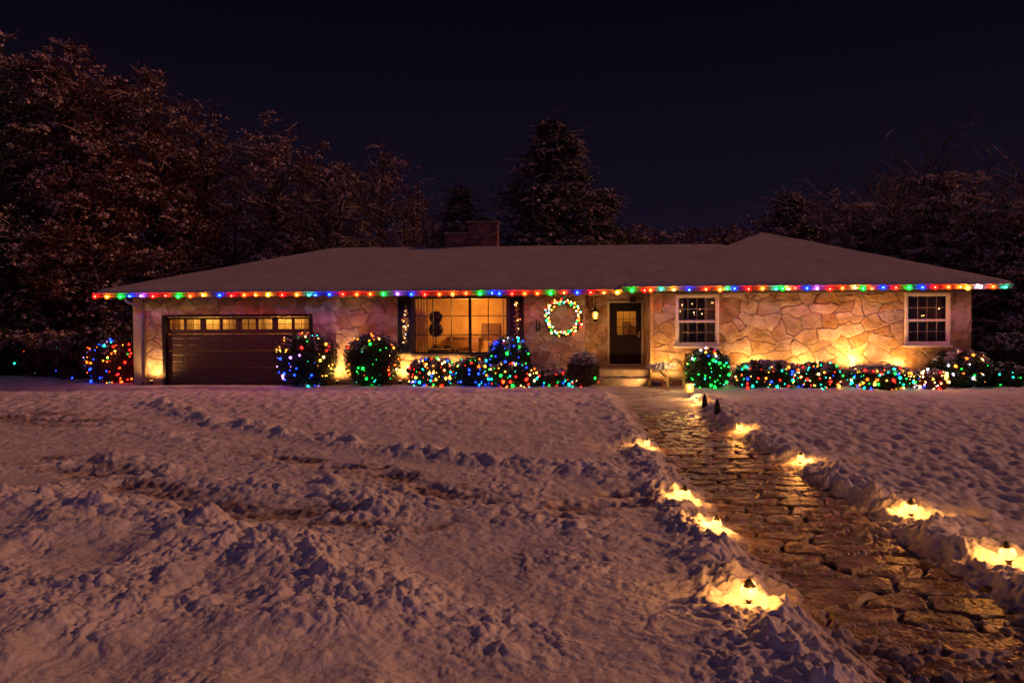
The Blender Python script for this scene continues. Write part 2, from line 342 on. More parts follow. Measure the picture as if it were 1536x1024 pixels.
def snow_h(x, y):
    dirt = np.zeros(x.shape)
    z = .085 + .05 * noise(x * .22, y * .22) + .022 * noise(x * .9 + 3, y * .9)
    f1, f2, f3, f4 = (fade(y, w) for w in (.7, .3, .13, .065))
    pl, pr = pathL(y), pathR(y)
    din = np.minimum(x - pl, pr - x)
    right = x > (pl + pr) / 2
    # how disturbed the snow is: trampled left side, calm right lawn
    dist_edge = np.exp(-np.abs(din) / .40)
    near = sstep(15, 5, y)
    n1 = noise(x * 2.2, y * 2.2); msk = sstep(-.25, .35, noise(x * .8 + 11, y * .8 + 2)); msk2 = sstep(-.2, .4, noise(x * 1.9 + 1, y * 1.9 + 22))
    c0 = clods(x, y, .34, .5, 3, .42) * f1; c1 = clods(x, y, .18, .6, 11, .6) * f2; c2 = clods(x, y, .105, .65, 21) * f3; c3 = clods(x, y, .055, .7, 31) * f4
    cl = np.maximum(c0 + .5 * c2, c1 + .5 * c3) + .4 * c2
    rough = np.where(right, .14 + .75 * dist_edge, (.40 + .45 * near) * (.35 + .65 * msk) + .30 * dist_edge)
    cl2 = .55 * c1 * msk2 + .75 * c2 + .6 * c3
    wx_ = x + .10 * noise(x * 3, y * 3); wy_ = y + .10 * noise(x * 3 + 7, y * 3 + 7)
    bil = np.abs(noise(wx_ * 3.1, wy_ * 3.1)) * .060 * f1 + np.abs(noise(wx_ * 7.3, wy_ * 7.3)) * .040 * f2 + np.abs(noise(wx_ * 16, wy_ * 16)) * .020 * f3 + np.abs(noise(wx_ * 33, wy_ * 33)) * .009 * f4
    z = z + rough * (.40 * cl2 + bil * 1.15 + .012 * noise(x * 12, y * 12) * f3)
    calm = np.where(right, 1, sstep(9, 20, y) * .8)
    z = z + calm * (.036 * noise(x * 2.6, y * 1.7 + 30) + .050 * noise(x * 4.4 + 90, y * 3.0) * f1 + .028 * noise(x * 9 + 9, y * 7) * f2 - .04 * np.abs(noise(x * 3.3 + 3, y * 2.4 + 8)) * f1)
    def ridge(pts, h, w, lump=1., jit=.16):
        nonlocal z
        d, s = polyd(x, y, pts); d = d + jit * noise(x * 1.7 + 8, y * 1.7) + .05 * noise(x * 6, y * 6)
        k = np.exp(-(d / w) ** 2); z = z + k * (h * (.55 + .45 * n1) + lump * cl * (.5 + .5 * msk2))
    ridge([(236, 606), (330, 636), (500, 664), (640, 684), (780, 697), (870, 702)], .12, .34, 1.3)
    ridge([(870, 702), (940, 725), (1010, 745)], .05, .38, .9)
    ridge([(60, 622), (150, 640), (250, 652), (330, 668)], .04, .6, .6)
    ridge([(150, 690), (260, 725), (420, 735), (560, 765)], .05, .5, .8)
    ridge([(360, 690), (520, 722), (720, 770), (900, 800)], .035, .45, .6)
    # thrown-up bank with deep snow behind it, front left
    bank = [(-300, 730), (60, 752), (190, 778), (290, 800), (390, 822), (455, 848), (520, 890), (590, 940), (640, 1000), (680, 1080)]
    d, s = polyd(x, y, bank); d2 = d + .2 * noise(x * 1.5, y * 1.5)
    z = z + np.exp(-(d2 / .42) ** 2) * (.09 + .05 * n1 + (.7 + .45 * msk2) * cl) * sstep(4.2, 6.2, y)
    z = z + (.07 + .06 * noise(x * 1.3, y * 1.3) + .03 * noise(x * 3.1, y * 3.1)) * sstep(0, .5, -s * d) * (y < 14)
    # wheel tracks scraped down to the ground
    def bare(pts, dep, w):
        nonlocal z, dirt
        d, s = polyd(x, y, pts, .0); d = d + .22 * noise(x * 2.3 + 4, y * 3.1) + .09 * noise(x * 9, y * 9)
        pm = sstep(-.45, .15, noise(x * .9 + 3, y * 2.6 + 70)); dirt = np.maximum(dirt, 1.0 * pm * sstep(w * 1.9, w * .4, d + .3 * noise(x * 5, y * 5)))
        z = z - .70 * dep * (.3 + .7 * pm) * sstep(w * 1.5, w * .25, d) * (.55 + .9 * np.abs(noise(x * 6, y * 6)))
    bare([(70, 700), (130, 712), (190, 738), (260, 762), (330, 778)], .15, .30)
    bare([(400, 688), (470, 706), (560, 722), (640, 745), (700, 762)], .15, .28)
    bare([(845, 778), (900, 766), (935, 760)], .13, .26)
    bare([(0, 625), (60, 632), (120, 640)], .09, .6)
    bare([(330, 786), (470, 790), (620, 800)], .08, .30)
    # path: snow thins out over the stones, with a heaped edge
    e = din + .13 * noise(x * 2.3, y * 2.3 + 50) + .07 * noise(x * 6, y * 6) + .03 * noise(x * 15, y * 15)
    wc = np.where(right, .20, .12)
    z = z + sstep(23, 18, y) * np.exp(-((e + .22) / .30) ** 2) * (wc * (.08 + .14 * n1) + .50 * cl * msk2 + .30 * cl + .3 * c2 + bil * .6)
    far = sstep(15, 20.5, y)
    crust = .30 * noise(x * 1.4 + 31, y * 1.4) + .30 * noise(x * 4.3, y * 5.3 + 12) + .2 * noise(x * 12, y * 12 + 2) * f3
    fr = sstep(6.3, 4.2, y)
    cover = crust + .62 * far + .34 * fr + .16 * sstep(.5, 0, din)
    inside = -.048 + .052 * sstep(-.05, .35, cover) + (.10 * c1 + .42 * c2 + .62 * c3) * (.35 + .75 * sstep(-.1, .3, cover)) + .006 * noise(x * 20, y * 20) * f3
    k = sstep(-.16, .30, e + .05 * n1) * sstep(24.9, 24.4, y)
    z = z * (1 - k) + inside * k
    dirt = np.maximum(dirt, k * np.clip(.95 - .45 * far + .5 * noise(x * 2, y * 2), .3, 1)); DIRT['v'] = dirt
    # settle round the lamps
    for lx, ly in LAMPS:
        q = np.sqrt((x - lx) ** 2 + (y - ly) ** 2); k = np.exp(-(q / .20) ** 2) * .85
        z = z * (1 - k) + k * .06
    # under the house and at its foot the ground is level
    hk = sstep(23.2, 23.9, y) * (x > -17) * (x < 15)
    z = z * (1 - .6 * hk) + .03 * hk
    z = np.where((y > 24.6) & (x > -14.6) & (x < 13.4), .0, z)
    return np.maximum(z, -.075)

LP = [(1109, 640, 'half', 'R'), (970, 665, 'half', 'L'), (1200, 687, 'half', 'R'), (1027, 745, 'cone', 'L'), (1074, 790, 'half', 'L'), (1123, 893, 'cone', 'L'), (1367, 766, 'cone', 'R'), (1514, 838, 'cone', 'R'), (1043, 600, 'half', 'R')]
for q in LP:
    g = G(q[0], q[1] + 14 * (q[1] - 478) / 400, .06); LAMPS.append((g[0], g[1]))

ys = [-1.0, 0.5, 1.5, 2.2, 2.8, 3.2, 3.6, 4.0]
y = 4.0
while y < 30: y += min(max(y * y / 3100, .009), .11); ys.append(y)
while y < 900: y *= 1.09; ys.append(y)
ys = np.array(ys)
ts = np.concatenate([np.linspace(-3, -.84, 30), np.linspace(-.82, .66, 1100), np.linspace(.68, 3, 30)])
YY, TT = np.meshgrid(ys, ts, indexing='ij'); XX = (YY + 2) * TT
ZZ = snow_h(XX, YY)
ni, nj = XX.shape
def gridq(ni, nj):
    i = np.arange(ni - 1)[:, None] * nj; j = np.arange(nj - 1)[None]; return np.stack([i + j, i + j + 1, i + nj + j + 1, i + nj + j], -1).reshape(-1, 4)
gr = mesh_np('snow_ground', np.stack([XX, YY, ZZ], -1).reshape(-1, 3), gridq(ni, nj), M['snow'], smooth=True, attrs=dict(dirt=DIRT['v'])); tag(gr, kind='structure')
# the driveway and soil under the snow
g2 = MB(); g2.add([(-400, -30, -.09), (400, -30, -.09), (400, 900, -.09), (-400, 900, -.09)], [(0, 1, 2, 3)]); tag(g2.build('ground', M['asphalt']), kind='structure')
g3 = MB(); g3.add([(-16, 3, -.012), (1.9, 3, -.012), (2.2, 24, -.012), (-15, 24.4, -.012)], [(0, 1, 2, 3)])
tag(g3.build('driveway', M['asphalt']), kind='structure')
# stone path
py = np.array([v for v in ys if 3.5 <= v <= 24.7]); u = np.linspace(-.12, 1.12, 300)
PY, PU = np.meshgrid(py, u, indexing='ij'); PX = pathL(PY) + PU * (pathR(PY) - pathL(PY))
sk = PX - .35 * (PY - 4)
yy = np.where(PY < 10, PY, 10 + (PY - 10) * 1.0)
idn, ed = cells(sk * 1.0, yy + .12 * noise(PX * .9, PY * .9), .56, .36, p=4.5, jit=.5, merge=.34, warp=.07)
hh = -.045 + .045 * sstep(.02, .16, ed) + .016 * (idn - .5) + .010 * noise(PX * 6, PY * 6) + .007 * np.abs(noise(PX * 15, PY * 15)) + .004 * noise(PX * 31, PY * 31)
tag(mesh_np('path', np.stack([PX, PY, hh], -1).reshape(-1, 3), gridq(*PX.shape), M['flag'], smooth=True, attrs=dict(tone=idn, joint=1 - sstep(.0, .16, ed))), kind='structure')

# ------------------------------------------------------------------ house
YM, YW, YR = 25.1, 24.3, 26.2        # main wall, wing wall, door recess
YEM, YEW = 24.2, 23.5                # eave edges
house = empty('stone_house', (0, 25, 0))
tag(house, 'long low ranch house of irregular tan stone with a snowy hip roof', 'house')
HP = house
def keep(o):                          # world coordinates under a moved empty
    o.parent = house; o.matrix_parent_inverse = Matrix.Translation((0, -25, 0)); return o
xL = XZ(203, 500, YM)[0]; xR = XZ(1457, 500, YW)[0]; xWL = XZ(979, 500, YW)[0]; xD = XZ(878, 500, YM)[0]
ZS = 2.99    # soffit height
ZT = 3.14    # roof edge
def stone_sheet(o3, ud, nd, L, z0, z1, holes, seed, p=2., sx=.72, sy=.46, step=.022):
    us = np.unique(np.round(np.concatenate([np.arange(0, L, step), [L]] + [np.array(h[:2]) for h in holes]), 4))
    zs = np.unique(np.round(np.concatenate([np.arange(z0, z1, step), [z1]] + [np.array(h[2:]) for h in holes]), 4))
    us = us[(us >= 0) & (us <= L)]; zs = zs[(zs >= z0) & (zs <= z1)]
    A, Z = np.meshgrid(us, zs, indexing='ij')
    r, e = cells(A + seed * 13.7, Z + seed * 3.1, sx, sy, p=p, jit=.95, merge=.36, warp=.16)
    d = -.014 + .020 * sstep(.005, .07, e) + .016 * (r - .5) + .012 * np.abs(noise(A * 4 + seed + r * 40, Z * 4)) + .006 * noise(A * 11 + r * 40, Z * 11) + .003 * noise(A * 23, Z * 23)
    tone = np.clip(r + .10 * noise(A * 2.2, Z * 2.2), 0, 1)
    V = np.array(o3)[None, None] + A[..., None] * np.array(ud) + Z[..., None] * np.array([0, 0, 1.]) + d[..., None] * np.array(nd)
    Q = gridq(*A.shape); cu = ((us[:-1] + us[1:]) / 2)[:, None] + 0 * zs[None, :-1]; cz = ((zs[:-1] + zs[1:]) / 2)[None] + 0 * us[:-1, None]
    kk = np.ones(cu.shape, bool)
    for h in holes: kk &= ~((cu > h[0]) & (cu < h[1]) & (cz > h[2]) & (cz < h[3]))
    return V.reshape(-1, 3), Q[kk.ravel()], tone.ravel(), (.9 - .9 * sstep(.0, .07, e)).ravel()
def wall(sheets, name='wall'):
    V = []; Q = []; T = []; J = []; n = 0
    for s in sheets:
        v, q, t, j = s; V.append(v); Q.append(q + n); T.append(t); J.append(j); n += len(v)
    return keep(mesh_np(name, np.concatenate(V), np.concatenate(Q), M['stone'], smooth=True, attrs=dict(tone=np.concatenate(T), joint=np.concatenate(J))))
# openings
gx0, gz1 = XZ(243, 472, YM); gx1 = XZ(469, 472, YM)[0]
wx0, wz1 = XZ(620, 446, YM); wx1, wz0 = XZ(763, 530, YM); wz1 = min(wz1, ZS - .03)
r1x0, r1z1 = XZ(1013, 438, YW); r1x1, r1z0 = XZ(1078, 518.5, YW)
r2x0, _ = XZ(1357, 438, YW); r2x1, _ = XZ(1424, 518, YW)
r1z1 = min(r1z1, ZS - .02)
dx0, dz1 = XZ(911, 451, YR); dx1, dz0 = XZ(965, 549, YR); dz1 = min(dz1, ZS - .1)
hm = [(gx0 - xL, gx1 - xL, -.1, gz1), (wx0 - xL, wx1 - xL, wz0, wz1)]
hw = [(r1x0 - xWL, r1x1 - xWL, r1z0, r1z1), (r2x0 - xWL, r2x1 - xWL, r1z0, r1z1)]
xDr = xD - .0
wall([stone_sheet((xL, YM, 0), (1, 0, 0), (0, -1, 0), xD - xL, -.1, ZS + .05, hm, 1, p=3.0, sx=.50, sy=.34),
      stone_sheet((xL, YM + 12, 0), (0, -1, 0), (-1, 0, 0), 12, -.1, ZS + .05, [], 2, step=.06)])
wall([stone_sheet((xWL, YW, 0), (1, 0, 0), (0, -1, 0), xR - xWL, -.1, ZS + .08, hw, 3, p=2., sx=.58, sy=.40),
      stone_sheet((xR, YW, 0), (0, 1, 0), (1, 0, 0), 11, -.1, ZS + .08, [], 4, step=.06),
      stone_sheet((xWL, YR, 0), (0, -1, 0), (-1, 0, 0), YR - YW, -.1, ZS + .08, [], 5)])
wall([stone_sheet((xD, YR, 0), (1, 0, 0), (0, -1, 0), xWL - xD, -.1, ZS + .05, [(dx0 - xD, dx1 - xD, dz0, dz1)], 6, p=3.5, sx=.42, sy=.24),
      stone_sheet((xD, YM, 0), (0, 1, 0), (1, 0, 0), YR - YM, -.1, ZS + .05, [], 7)])
b = MB(); b.box(xL, xR, YM + 12 - .2, YM + 12, -.1, ZS); keep(b.build('back_wall', M['trim']))
# corner board + jamb pieces round the garage opening
b = MB(); b.box(xL - .03, XZ(217, 500, YM)[0], YM - .09, YM - .042, -.05, ZS, b=.008); keep(b.build('corner_board', M['trim']))
# downspout with elbow
dxp = XZ(220.5, 500, YM)[0]
b = MB(); b.tube([(dxp - .32, YEM + .12, ZS - .02), (dxp - .30, YEM + .2, ZS - .12), (dxp - .02, YM - .16, ZS - .38), (dxp, YM - .14, ZS - .5), (dxp, YM - .14, .35), (dxp, YM - .15, .14), (dxp - .02, YM - .3, .09)], .045, 8)
keep(b.build('downspout', M['soffit'], smooth=True))
# roof: eaves, fascia, soffit, snow
def hip(x0, x1, y0, y1, rise, zt, step=.07):
    """thick snow-covered hip roof on a rectangle"""
    xs = np.linspace(x0, x1, int((x1 - x0) / step)); yy = np.linspace(y0, y1, int((y1 - y0) / step)); A, B = np.meshgrid(xs, yy, indexing='ij')
    d = np.minimum(np.minimum(A - x0, x1 - A), np.minimum(B - y0, y1 - B))
    h = zt + rise * d + .08 * (1 - np.exp(-d / .06)) + .02 * noise(A * 2.1, B * 2.1) * np.exp(-d / .3) + .012 * noise(A * .7, B * .7) + .006 * noise(A * 3, B * 3) + .0035 * noise(A * 9, B * 9) + .007 * noise(A * 1.1, B * 9)
    V = np.stack([A, B, h], -1).reshape(-1, 3); Q = gridq(*A.shape)[:, ::-1]
    return V, Q[:, ::-1]
hy = 6.2; RX1 = 12.9
rm, rw = .310, .375
def roofpart(x0, x1, y0, y1, rise, zt):
    b = MB(); h = (y1 - y0) / 2 if (y1 - y0) < (x1 - x0) else (x1 - x0) / 2
    f = .15; o = .004
    # fascia boards, butted
    b.box(x0, x1, y0, y0 + .03, zt - f, zt, 0, .004); b.box(x0, x0 + .03, y0 + .031, y1, zt - f, zt, 0, .004); b.box(x1 - .03, x1, y0 + .031, y1, zt - f, zt, 0, .004)
    fa = keep(b.build('fascia', M['fascia']))
    b = MB(); b.box(x0 + .031, x1 - .031, y0 + .031, y1, zt - f + .02, zt - f + .05); keep(b.build('soffit', M['soffit']))
    V, Q = hip(x0 - .01, x1 + .01, y0 - .01, y1, rise, zt)
    r = MB()
    if (x1 - x0) > (y1 - y0): rv = [(x0, y0, zt), (x1, y0, zt), (x1, y1, zt), (x0, y1, zt), (x0 + h, (y0 + y1) / 2, zt + rise * h - .02), (x1 - h, (y0 + y1) / 2, zt + rise * h - .02)]; rf = [(0, 1, 5, 4), (1, 2, 5), (2, 3, 4, 5), (3, 0, 4)]
    else: rv = [(x0, y0, zt), (x1, y0, zt), (x1, y1, zt), (x0, y1, zt), ((x0 + x1) / 2, y0 + h, zt + rise * h - .02), ((x0 + x1) / 2, y1 - h, zt + rise * h - .02)]; rf = [(0, 1, 4), (1, 2, 5, 4), (2, 3, 5), (3, 0, 4, 5)]
    r.add(rv, rf); ro = keep(r.build('roof', M['soffit']))
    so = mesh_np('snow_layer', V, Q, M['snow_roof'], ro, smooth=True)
    # drip edge / shingle line under the snow
    d = MB(); d.box(x0 - .02, x1 + .02, y0 - .022, y0 - .001, zt - .035, zt + .002, 0, .004); keep(d.build('drip_edge', M['trim']))
xe0 = XZ(140, 440, YEM)[0]; xw0 = XZ(934, 430, YEW)[0]; xw1 = XZ(1520, 425, YEW)[0]
roofpart(xe0, RX1, YEM, YEM + 2 * hy, rm, ZT)
roofpart(xw0, xw1, YEW, YEW + 12.6, rw, ZT + .06)
# porch ceiling over the recess
b = MB(); b.box(xD, xWL - .04, YEM + .6, YR - .05, ZS + .031, ZS + .06); keep(b.build('porch_ceiling', M['soffit']))
# gutter bead along the main eave right part
# chimney
def brickbox(x0, x1, y0, y1, z0, z1):
    L = x1 - x0; out = []
    for o3, ud, nd, LL in (((x0, y0, 0), (1, 0, 0), (0, -1, 0), x1 - x0), ((x0, y1, 0), (0, -1, 0), (-1, 0, 0), y1 - y0), ((x1, y0, 0), (0, 1, 0), (1, 0, 0), y1 - y0)):
        us = np.arange(0, LL + .001, .011); us[-1] = LL; zs = np.arange(z0, z1, .011); A, Z = np.meshgrid(us, zs, indexing='ij')
        row = np.floor(Z / .085); off = (row % 2) * .11; c = np.floor((A + off) / .22); ea = np.abs((A + off) / .22 - c - .5); ez = np.abs(Z / .085 - row - .5)
        m = np.maximum(sstep(.44, .49, ea), sstep(.38, .47, ez)); r = rnd2(c.astype(np.int64), row.astype(np.int64), 5)
        V = np.array(o3)[None, None] + A[..., None] * np.array(ud) + Z[..., None] * np.array([0, 0, 1.]) - (.012 * m)[..., None] * np.array(nd)
        out.append((V.reshape(-1, 3), gridq(*A.shape), r.ravel(), m.ravel() * .8))
    V = []; Q = []; T = []; J = []; n = 0
    for v, q, t, j in out: V.append(v); Q.append(q + n); T.append(t); J.append(j); n += len(v)
    return np.concatenate(V), np.concatenate(Q), np.concatenate(T), np.concatenate(J)
YC = YEM + hy + .3
cx0, cz1 = XZ(702, 334, YC); cx1, _ = XZ(746, 334, YC)
V, Q, T, J = brickbox(cx0, cx1, YC, YC + .9, 4.0, cz1); ch = keep(mesh_np('chimney', V, Q, M['brick'], attrs=dict(tone=T, joint=J)))
b = MB(); b.box(cx0 - .07, cx1 + .07, YC - .07, YC + .97, cz1 - .01, cz1 + .06, 0, .01); b.build('chimney_cap', M['conc'], ch)
b = MB(); mx, my = (cx0 + cx1) / 2, YC + .45
b.add([(cx0 + .1, YC + .1, cz1 + .07), (cx1 - .1, YC + .1, cz1 + .07), (cx1 - .1, YC + .8, cz1 + .07), (cx0 + .1, YC + .8, cz1 + .07), (mx, my, cz1 + .30)], [(0, 1, 4), (1, 2, 4), (2, 3, 4), (3, 0, 4)]); b.build('chimney_hood', M['black'], ch)
vx0, vz1 = XZ(667, 352, YC); 
V, Q, T, J = brickbox(vx0, cx0 - .02, YC + .1, YC + .8, 4.0, vz1); c2 = keep(mesh_np('chimney', V, Q, M['brick'], attrs=dict(tone=np.clip(T * .4 + .55, 0, 1), joint=J)))
b = MB(); b.add([(vx0 - .06, YC + .02, vz1), (cx0 - .02, YC + .02, vz1), (cx0 - .02, YC + .9, vz1), (vx0 - .06, YC + .9, vz1), (vx0 + .02, YC + .3, vz1 + .14), (cx0 - .02, YC + .3, vz1 + .14)], [(3, 2, 1, 0), (0, 1, 5, 4), (4, 5, 2, 3), (0, 4, 3), (1, 2, 5)]); b.build('chimney_cap', M['gold'], c2)

# --- windows
def frame_boxes(b, x0, x1, z0, z1, w, y0, y1, bev=.004, mi=0):
    b.box(x0, x1, y0, y1, z1 - w, z1, mi, bev); b.box(x0, x1, y0, y1, z0, z0 + w, mi, bev)
    b.box(x0, x0 + w, y0 + .002, y1, z0 + w, z1 - w, mi, bev); b.box(x1 - w, x1, y0 + .002, y1, z0 + w, z1 - w, mi, bev)
def pane(x0, x1, z0, z1, y, parent):
    b = MB(); b.add([(x0, y, z0), (x1, y, z0), (x1, y, z1), (x0, y, z1)], [(0, 1, 2, 3)]); return b.build('pane', M['glass'], parent)
def big_window():
    b = MB(); frame_boxes(b, wx0, wx1, wz0, wz1, .055, YM - .05, YM + .10)
    xm = XZ(705, 480, YM)[0]; b.box(xm - .045, xm + .045, YM - .045, YM + .09, wz0 + .055, wz1 - .055, 0, .004)
    w = keep(b.build('window', M['black']))
    mu = MB()
    for k in (1, 2):
        z = wz0 + (wz1 - wz0) * k / 3; mu.box(wx0 + .056, xm - .046, YM - .02, YM + .015, z - .013, z + .013); mu.box(xm + .046, wx1 - .056, YM - .02, YM + .015, z - .013, z + .013)
    for px in (649.5, 677, 732.5):
        x = XZ(px, 480, YM)[0]; mu.box(x - .013, x + .013, YM - .024, YM + .018, wz0 + .056, wz1 - .056)
    mu.build('muntins', M['black'], w)
    s = MB(); s.box(wx0 - .08, wx1 + .08, YM - .12, YM + .02, wz0 - .08, wz0 - .002, 0, .006); s.build('sill', M['fascia'], w)
    pane(wx0 + .05, wx1 - .05, wz0 + .05, wz1 - .05, YM + .03, w)
big_window()
def sash_window(x0, x1, z0, z1):
    b = MB(); frame_boxes(b, x0 + .0, x1 - .0, z0, z1, .075, YW - .055, YW + .10)
    w = keep(b.build('window', M['white'])); zm = z0 + (z1 - z0) * .49
    s = MB(); frame_boxes(s, x0 + .076, x1 - .076, zm - .02, z1 - .076, .035, YW - .015, YW + .02); s.build('upper_sash', M['white'], w)
    s = MB(); frame_boxes(s, x0 + .076, x1 - .076, z0 + .076, zm - .022, .040, YW - .035, YW + .0); s.build('lower_sash', M['white'], w)
    m = MB()
    for (a, c, yy) in ((zm + .016, z1 - .112, YW + .004), (z0 + .117, zm - .063, YW - .018)):
        h = (a + c) / 2; m.box(x0 + .117, x1 - .117, yy, yy + .012, h - .006, h + .006)
        for k in (1, 2, 3):
            x = x0 + .117 + (x1 - x0 - .234) * k / 4; m.box(x - .005, x + .005, yy + .001, yy + .011, a, c)
    m.build('muntins', M['trim'], w)
    s = MB(); s.box(x0 - .05, x1 + .05, YW - .13, YW + .02, z0 - .06, z0 - .002, 0, .006); s.build('sill', M['white'], w)
    pane(x0 + .08, x1 - .08, z0 + .08, z1 - .08, YW + .03, w)
sash_window(r1x0, r1x1, r1z0, r1z1); sash_window(r2x0, r2x1, r1z0, r1z1)
# rooms behind the windows
def room(x0, x1, y0, y1, z0, z1, m, name='room'):
    b = MB(); vs = [(x0, y0, z0), (x1, y0, z0), (x1, y1, z0), (x0, y1, z0), (x0, y0, z1), (x1, y0, z1), (x1, y1, z1), (x0, y1, z1)]
    b.add(vs, [(0, 1, 2, 3), (7, 6, 5, 4), (1, 5, 6, 2), (2, 6, 7, 3), (3, 7, 4, 0)]); return keep(b.build(name, m))
room(wx0 - .6, wx1 + .5, YM + .12, YM + 3.2, .55, ZS - .05, M['cream'])
room(gx0 - .2, gx1 + .2, YM + .35, YM + 2.2, 0.0, ZS - .15, M['cream'])
room(r1x0 - .4, r1x1 + 1., YW + .12, YW + 2.2, .55, ZS - .05, M['dark_in'])
room(r2x0 - .8, r2x1 + .2, YW + .12, YW + 2.2, .55, ZS - .05, M['dark_in'])
room(dx0 - .3, dx1 + .2, YR + .12, YR + 2., .55, ZS - .05, M['cream'])
def curtain(x0, x1, y, z0, z1, m, amp=.025, f=60):
    xs = np.arange(x0, x1, .012); A, Z = np.meshgrid(xs, np.array([z0, (z0 + z1) / 2, z1]), indexing='ij')
    Yv = y + amp * np.sin(A * f + .6 * np.sin(A * 13)) * (1.15 - .3 * (Z - z0) / (z1 - z0))
    return keep(mesh_np('curtain', np.stack([A, Yv, Z], -1).reshape(-1, 3), gridq(*A.shape), m, smooth=True))
curtain(wx0 - .05, XZ(640, 480, YM)[0], YM + .22, .9, wz1 + .05, M['curt'])
curtain(XZ(752, 480, YM)[0], wx1 + .1, YM + .22, .9, wz1 + .05, M['curt'])
curtain(r1x0 + .02, r1x0 + .30, YW + .2, .9, r1z1 + .03, M['curt']); curtain(r1x1 - .42, r1x1 + .05, YW + .2, .9, r1z1 + .03, M['curt'])
curtain(r2x0 - .05, r2x1 + .05, YW + .24, .9, r1z1 + .03, M['dark_in'], .02, 40)
WARM = (1, .45, .09)
light('POINT', ((wx0 + wx1) / 2 + .2, YM + 1.7, 2.4), 120, WARM, size=.15, name='ceiling_lamp_light')
light('POINT', (XZ(700, 505, YM)[0], YM + 2.3, 1.5), 22, (1, .33, .08), size=.1, name='hearth_light')
light('POINT', (gx0 + 1.2, YM + .5, gz1 + .22), 120, (1, .50, .10), size=.1, name='garage_lamp_light')
light('POINT', (gx1 - 1.2, YM + .5, gz1 + .22), 120, (1, .50, .10), size=.1, name='garage_lamp_light')
light('POINT', ((dx0 + dx1) / 2 - .2, YR + .9, 2.5), 28, (1, .52, .10), size=.1, name='hall_lamp_light')
light('POINT', ((r1x0 + r1x1) / 2, YW + 1.2, 2.2), 1.2, (1, .6, .25), size=.1, name='bedroom_lamp_light')
light('POINT', ((r2x0 + r2x1) / 2, YW + 1.4, 2.0), .6, (1, .6, .25), size=.1, name='bedroom_lamp_light')
# ceiling fixture
# --- shutters
for a, c in ((597, 619), (764, 786)):
    x0 = XZ(a, 480, YM)[0]; x1 = XZ(c, 480, YM)[0]
    b = MB(); frame_boxes(b, x0, x1, wz0 - .01, wz1 + .01, .05, YM - .075, YM - .035)
    z = wz0 + .05
    while z < wz1 - .07:
        b.add([(x0 + .05, YM - .066, z), (x1 - .05, YM - .066, z), (x1 - .05, YM - .044, z + .04), (x0 + .05, YM - .044, z + .04)], [(0, 1, 2, 3)]); z += .04
    keep(b.build('shutter', M['black']))
# --- garage door
def garage():
    yb = YM + .16; z1 = gz1
    j = MB(); j.box(gx0 - .0, gx0 + .10, YM - .03, yb + .1, -.05, z1, 0, .006); j.box(gx1 - .10, gx1, YM - .03, yb + .1, -.05, z1, 0, .006); j.box(gx0 + .101, gx1 - .101, YM - .03, yb + .1, z1 - .09, z1, 0, .006)
    x0, x1 = gx0 + .102, gx1 - .102; z0 = .03; H = (z1 - .092 - z0)
    b = MB(); rows = 4; n = 8; rh = H / rows; gap = .008
    wins = [(262, 275), (282, 303), (312, 332), (337, 357), (367, 388), (392, 412), (422, 443), (447, 459)]
    GP = []; pw = (x1 - x0) / 8
    for r in range(rows):
        a = z0 + r * rh + gap; c = z0 + (r + 1) * rh - gap
        for k in range(n):
            u0 = x0 + k * pw; u1 = u0 + pw; hx0, hx1 = u0 + .07, u1 - .07; hz0, hz1 = a + .13, c - .13
            if k % 2 == 0: hx1 += .02; hx0 += .03
            else: hx0 -= .02; hx1 -= .03
            if r == 3: hz0, hz1 = a + .15, c - .07
            # panel face around the pressed field or the light
            b.box(u0 if k else u0, u1, yb, yb + .04, a, hz0); b.box(u0, u1, yb, yb + .04, hz1, c)
            b.box(u0, hx0, yb, yb + .04, hz0, hz1); b.box(hx1, u1, yb, yb + .04, hz0, hz1)
            if r < 3:
                m = .035; y1 = yb + .018
                vs = [(hx0, yb, hz0), (hx1, yb, hz0), (hx1, yb, hz1), (hx0, yb, hz1), (hx0 + m, y1, hz0 + m), (hx1 - m, y1, hz0 + m), (hx1 - m, y1, hz1 - m), (hx0 + m, y1, hz1 - m),
                      (hx0 + 2 * m, yb + .002, hz0 + 2 * m), (hx1 - 2 * m, yb + .002, hz0 + 2 * m), (hx1 - 2 * m, yb + .002, hz1 - 2 * m), (hx0 + 2 * m, yb + .002, hz1 - 2 * m)]
                b.add(vs, [(0, 1, 5, 4), (1, 2, 6, 5), (2, 3, 7, 6), (3, 0, 4, 7), (4, 5, 9, 8), (5, 6, 10, 9), (6, 7, 11, 10), (7, 4, 8, 11), (8, 9, 10, 11)])
            else:
                g = MB(); mt = MB(); GP.append((g, mt)); g.add([(hx0, yb + .02, hz0), (hx1, yb + .02, hz0), (hx1, yb + .02, hz1), (hx0, yb + .02, hz1)], [(0, 1, 2, 3)])
                xm = (hx0 + hx1) / 2; zm = (hz0 + hz1) / 2; mt.box(xm - .008, xm + .008, yb + .004, yb + .016, hz0, hz1); mt.box(hx0, xm - .009, yb + .005, yb + .015, zm - .008, zm + .008); mt.box(xm + .009, hx1, yb + .005, yb + .015, zm - .008, zm + .008)
    d = keep(b.build('garage_door', M['gdoor'])); [(g.build('pane', M['glass'], d), mt.build('muntins', M['gdoor'], d)) for g, mt in GP]
    jo = keep(j.build('garage_frame', M['black']))
    s = MB(); s.box(x0, x1, yb + .002, yb + .035, -.02, .034); s.build('bottom_seal', M['black'], d)
    curtain(x0 - .1, x1 + .1, yb + .75, z1 - 1.1, z1 + .3, M['curt'], .03, 14)
garage()
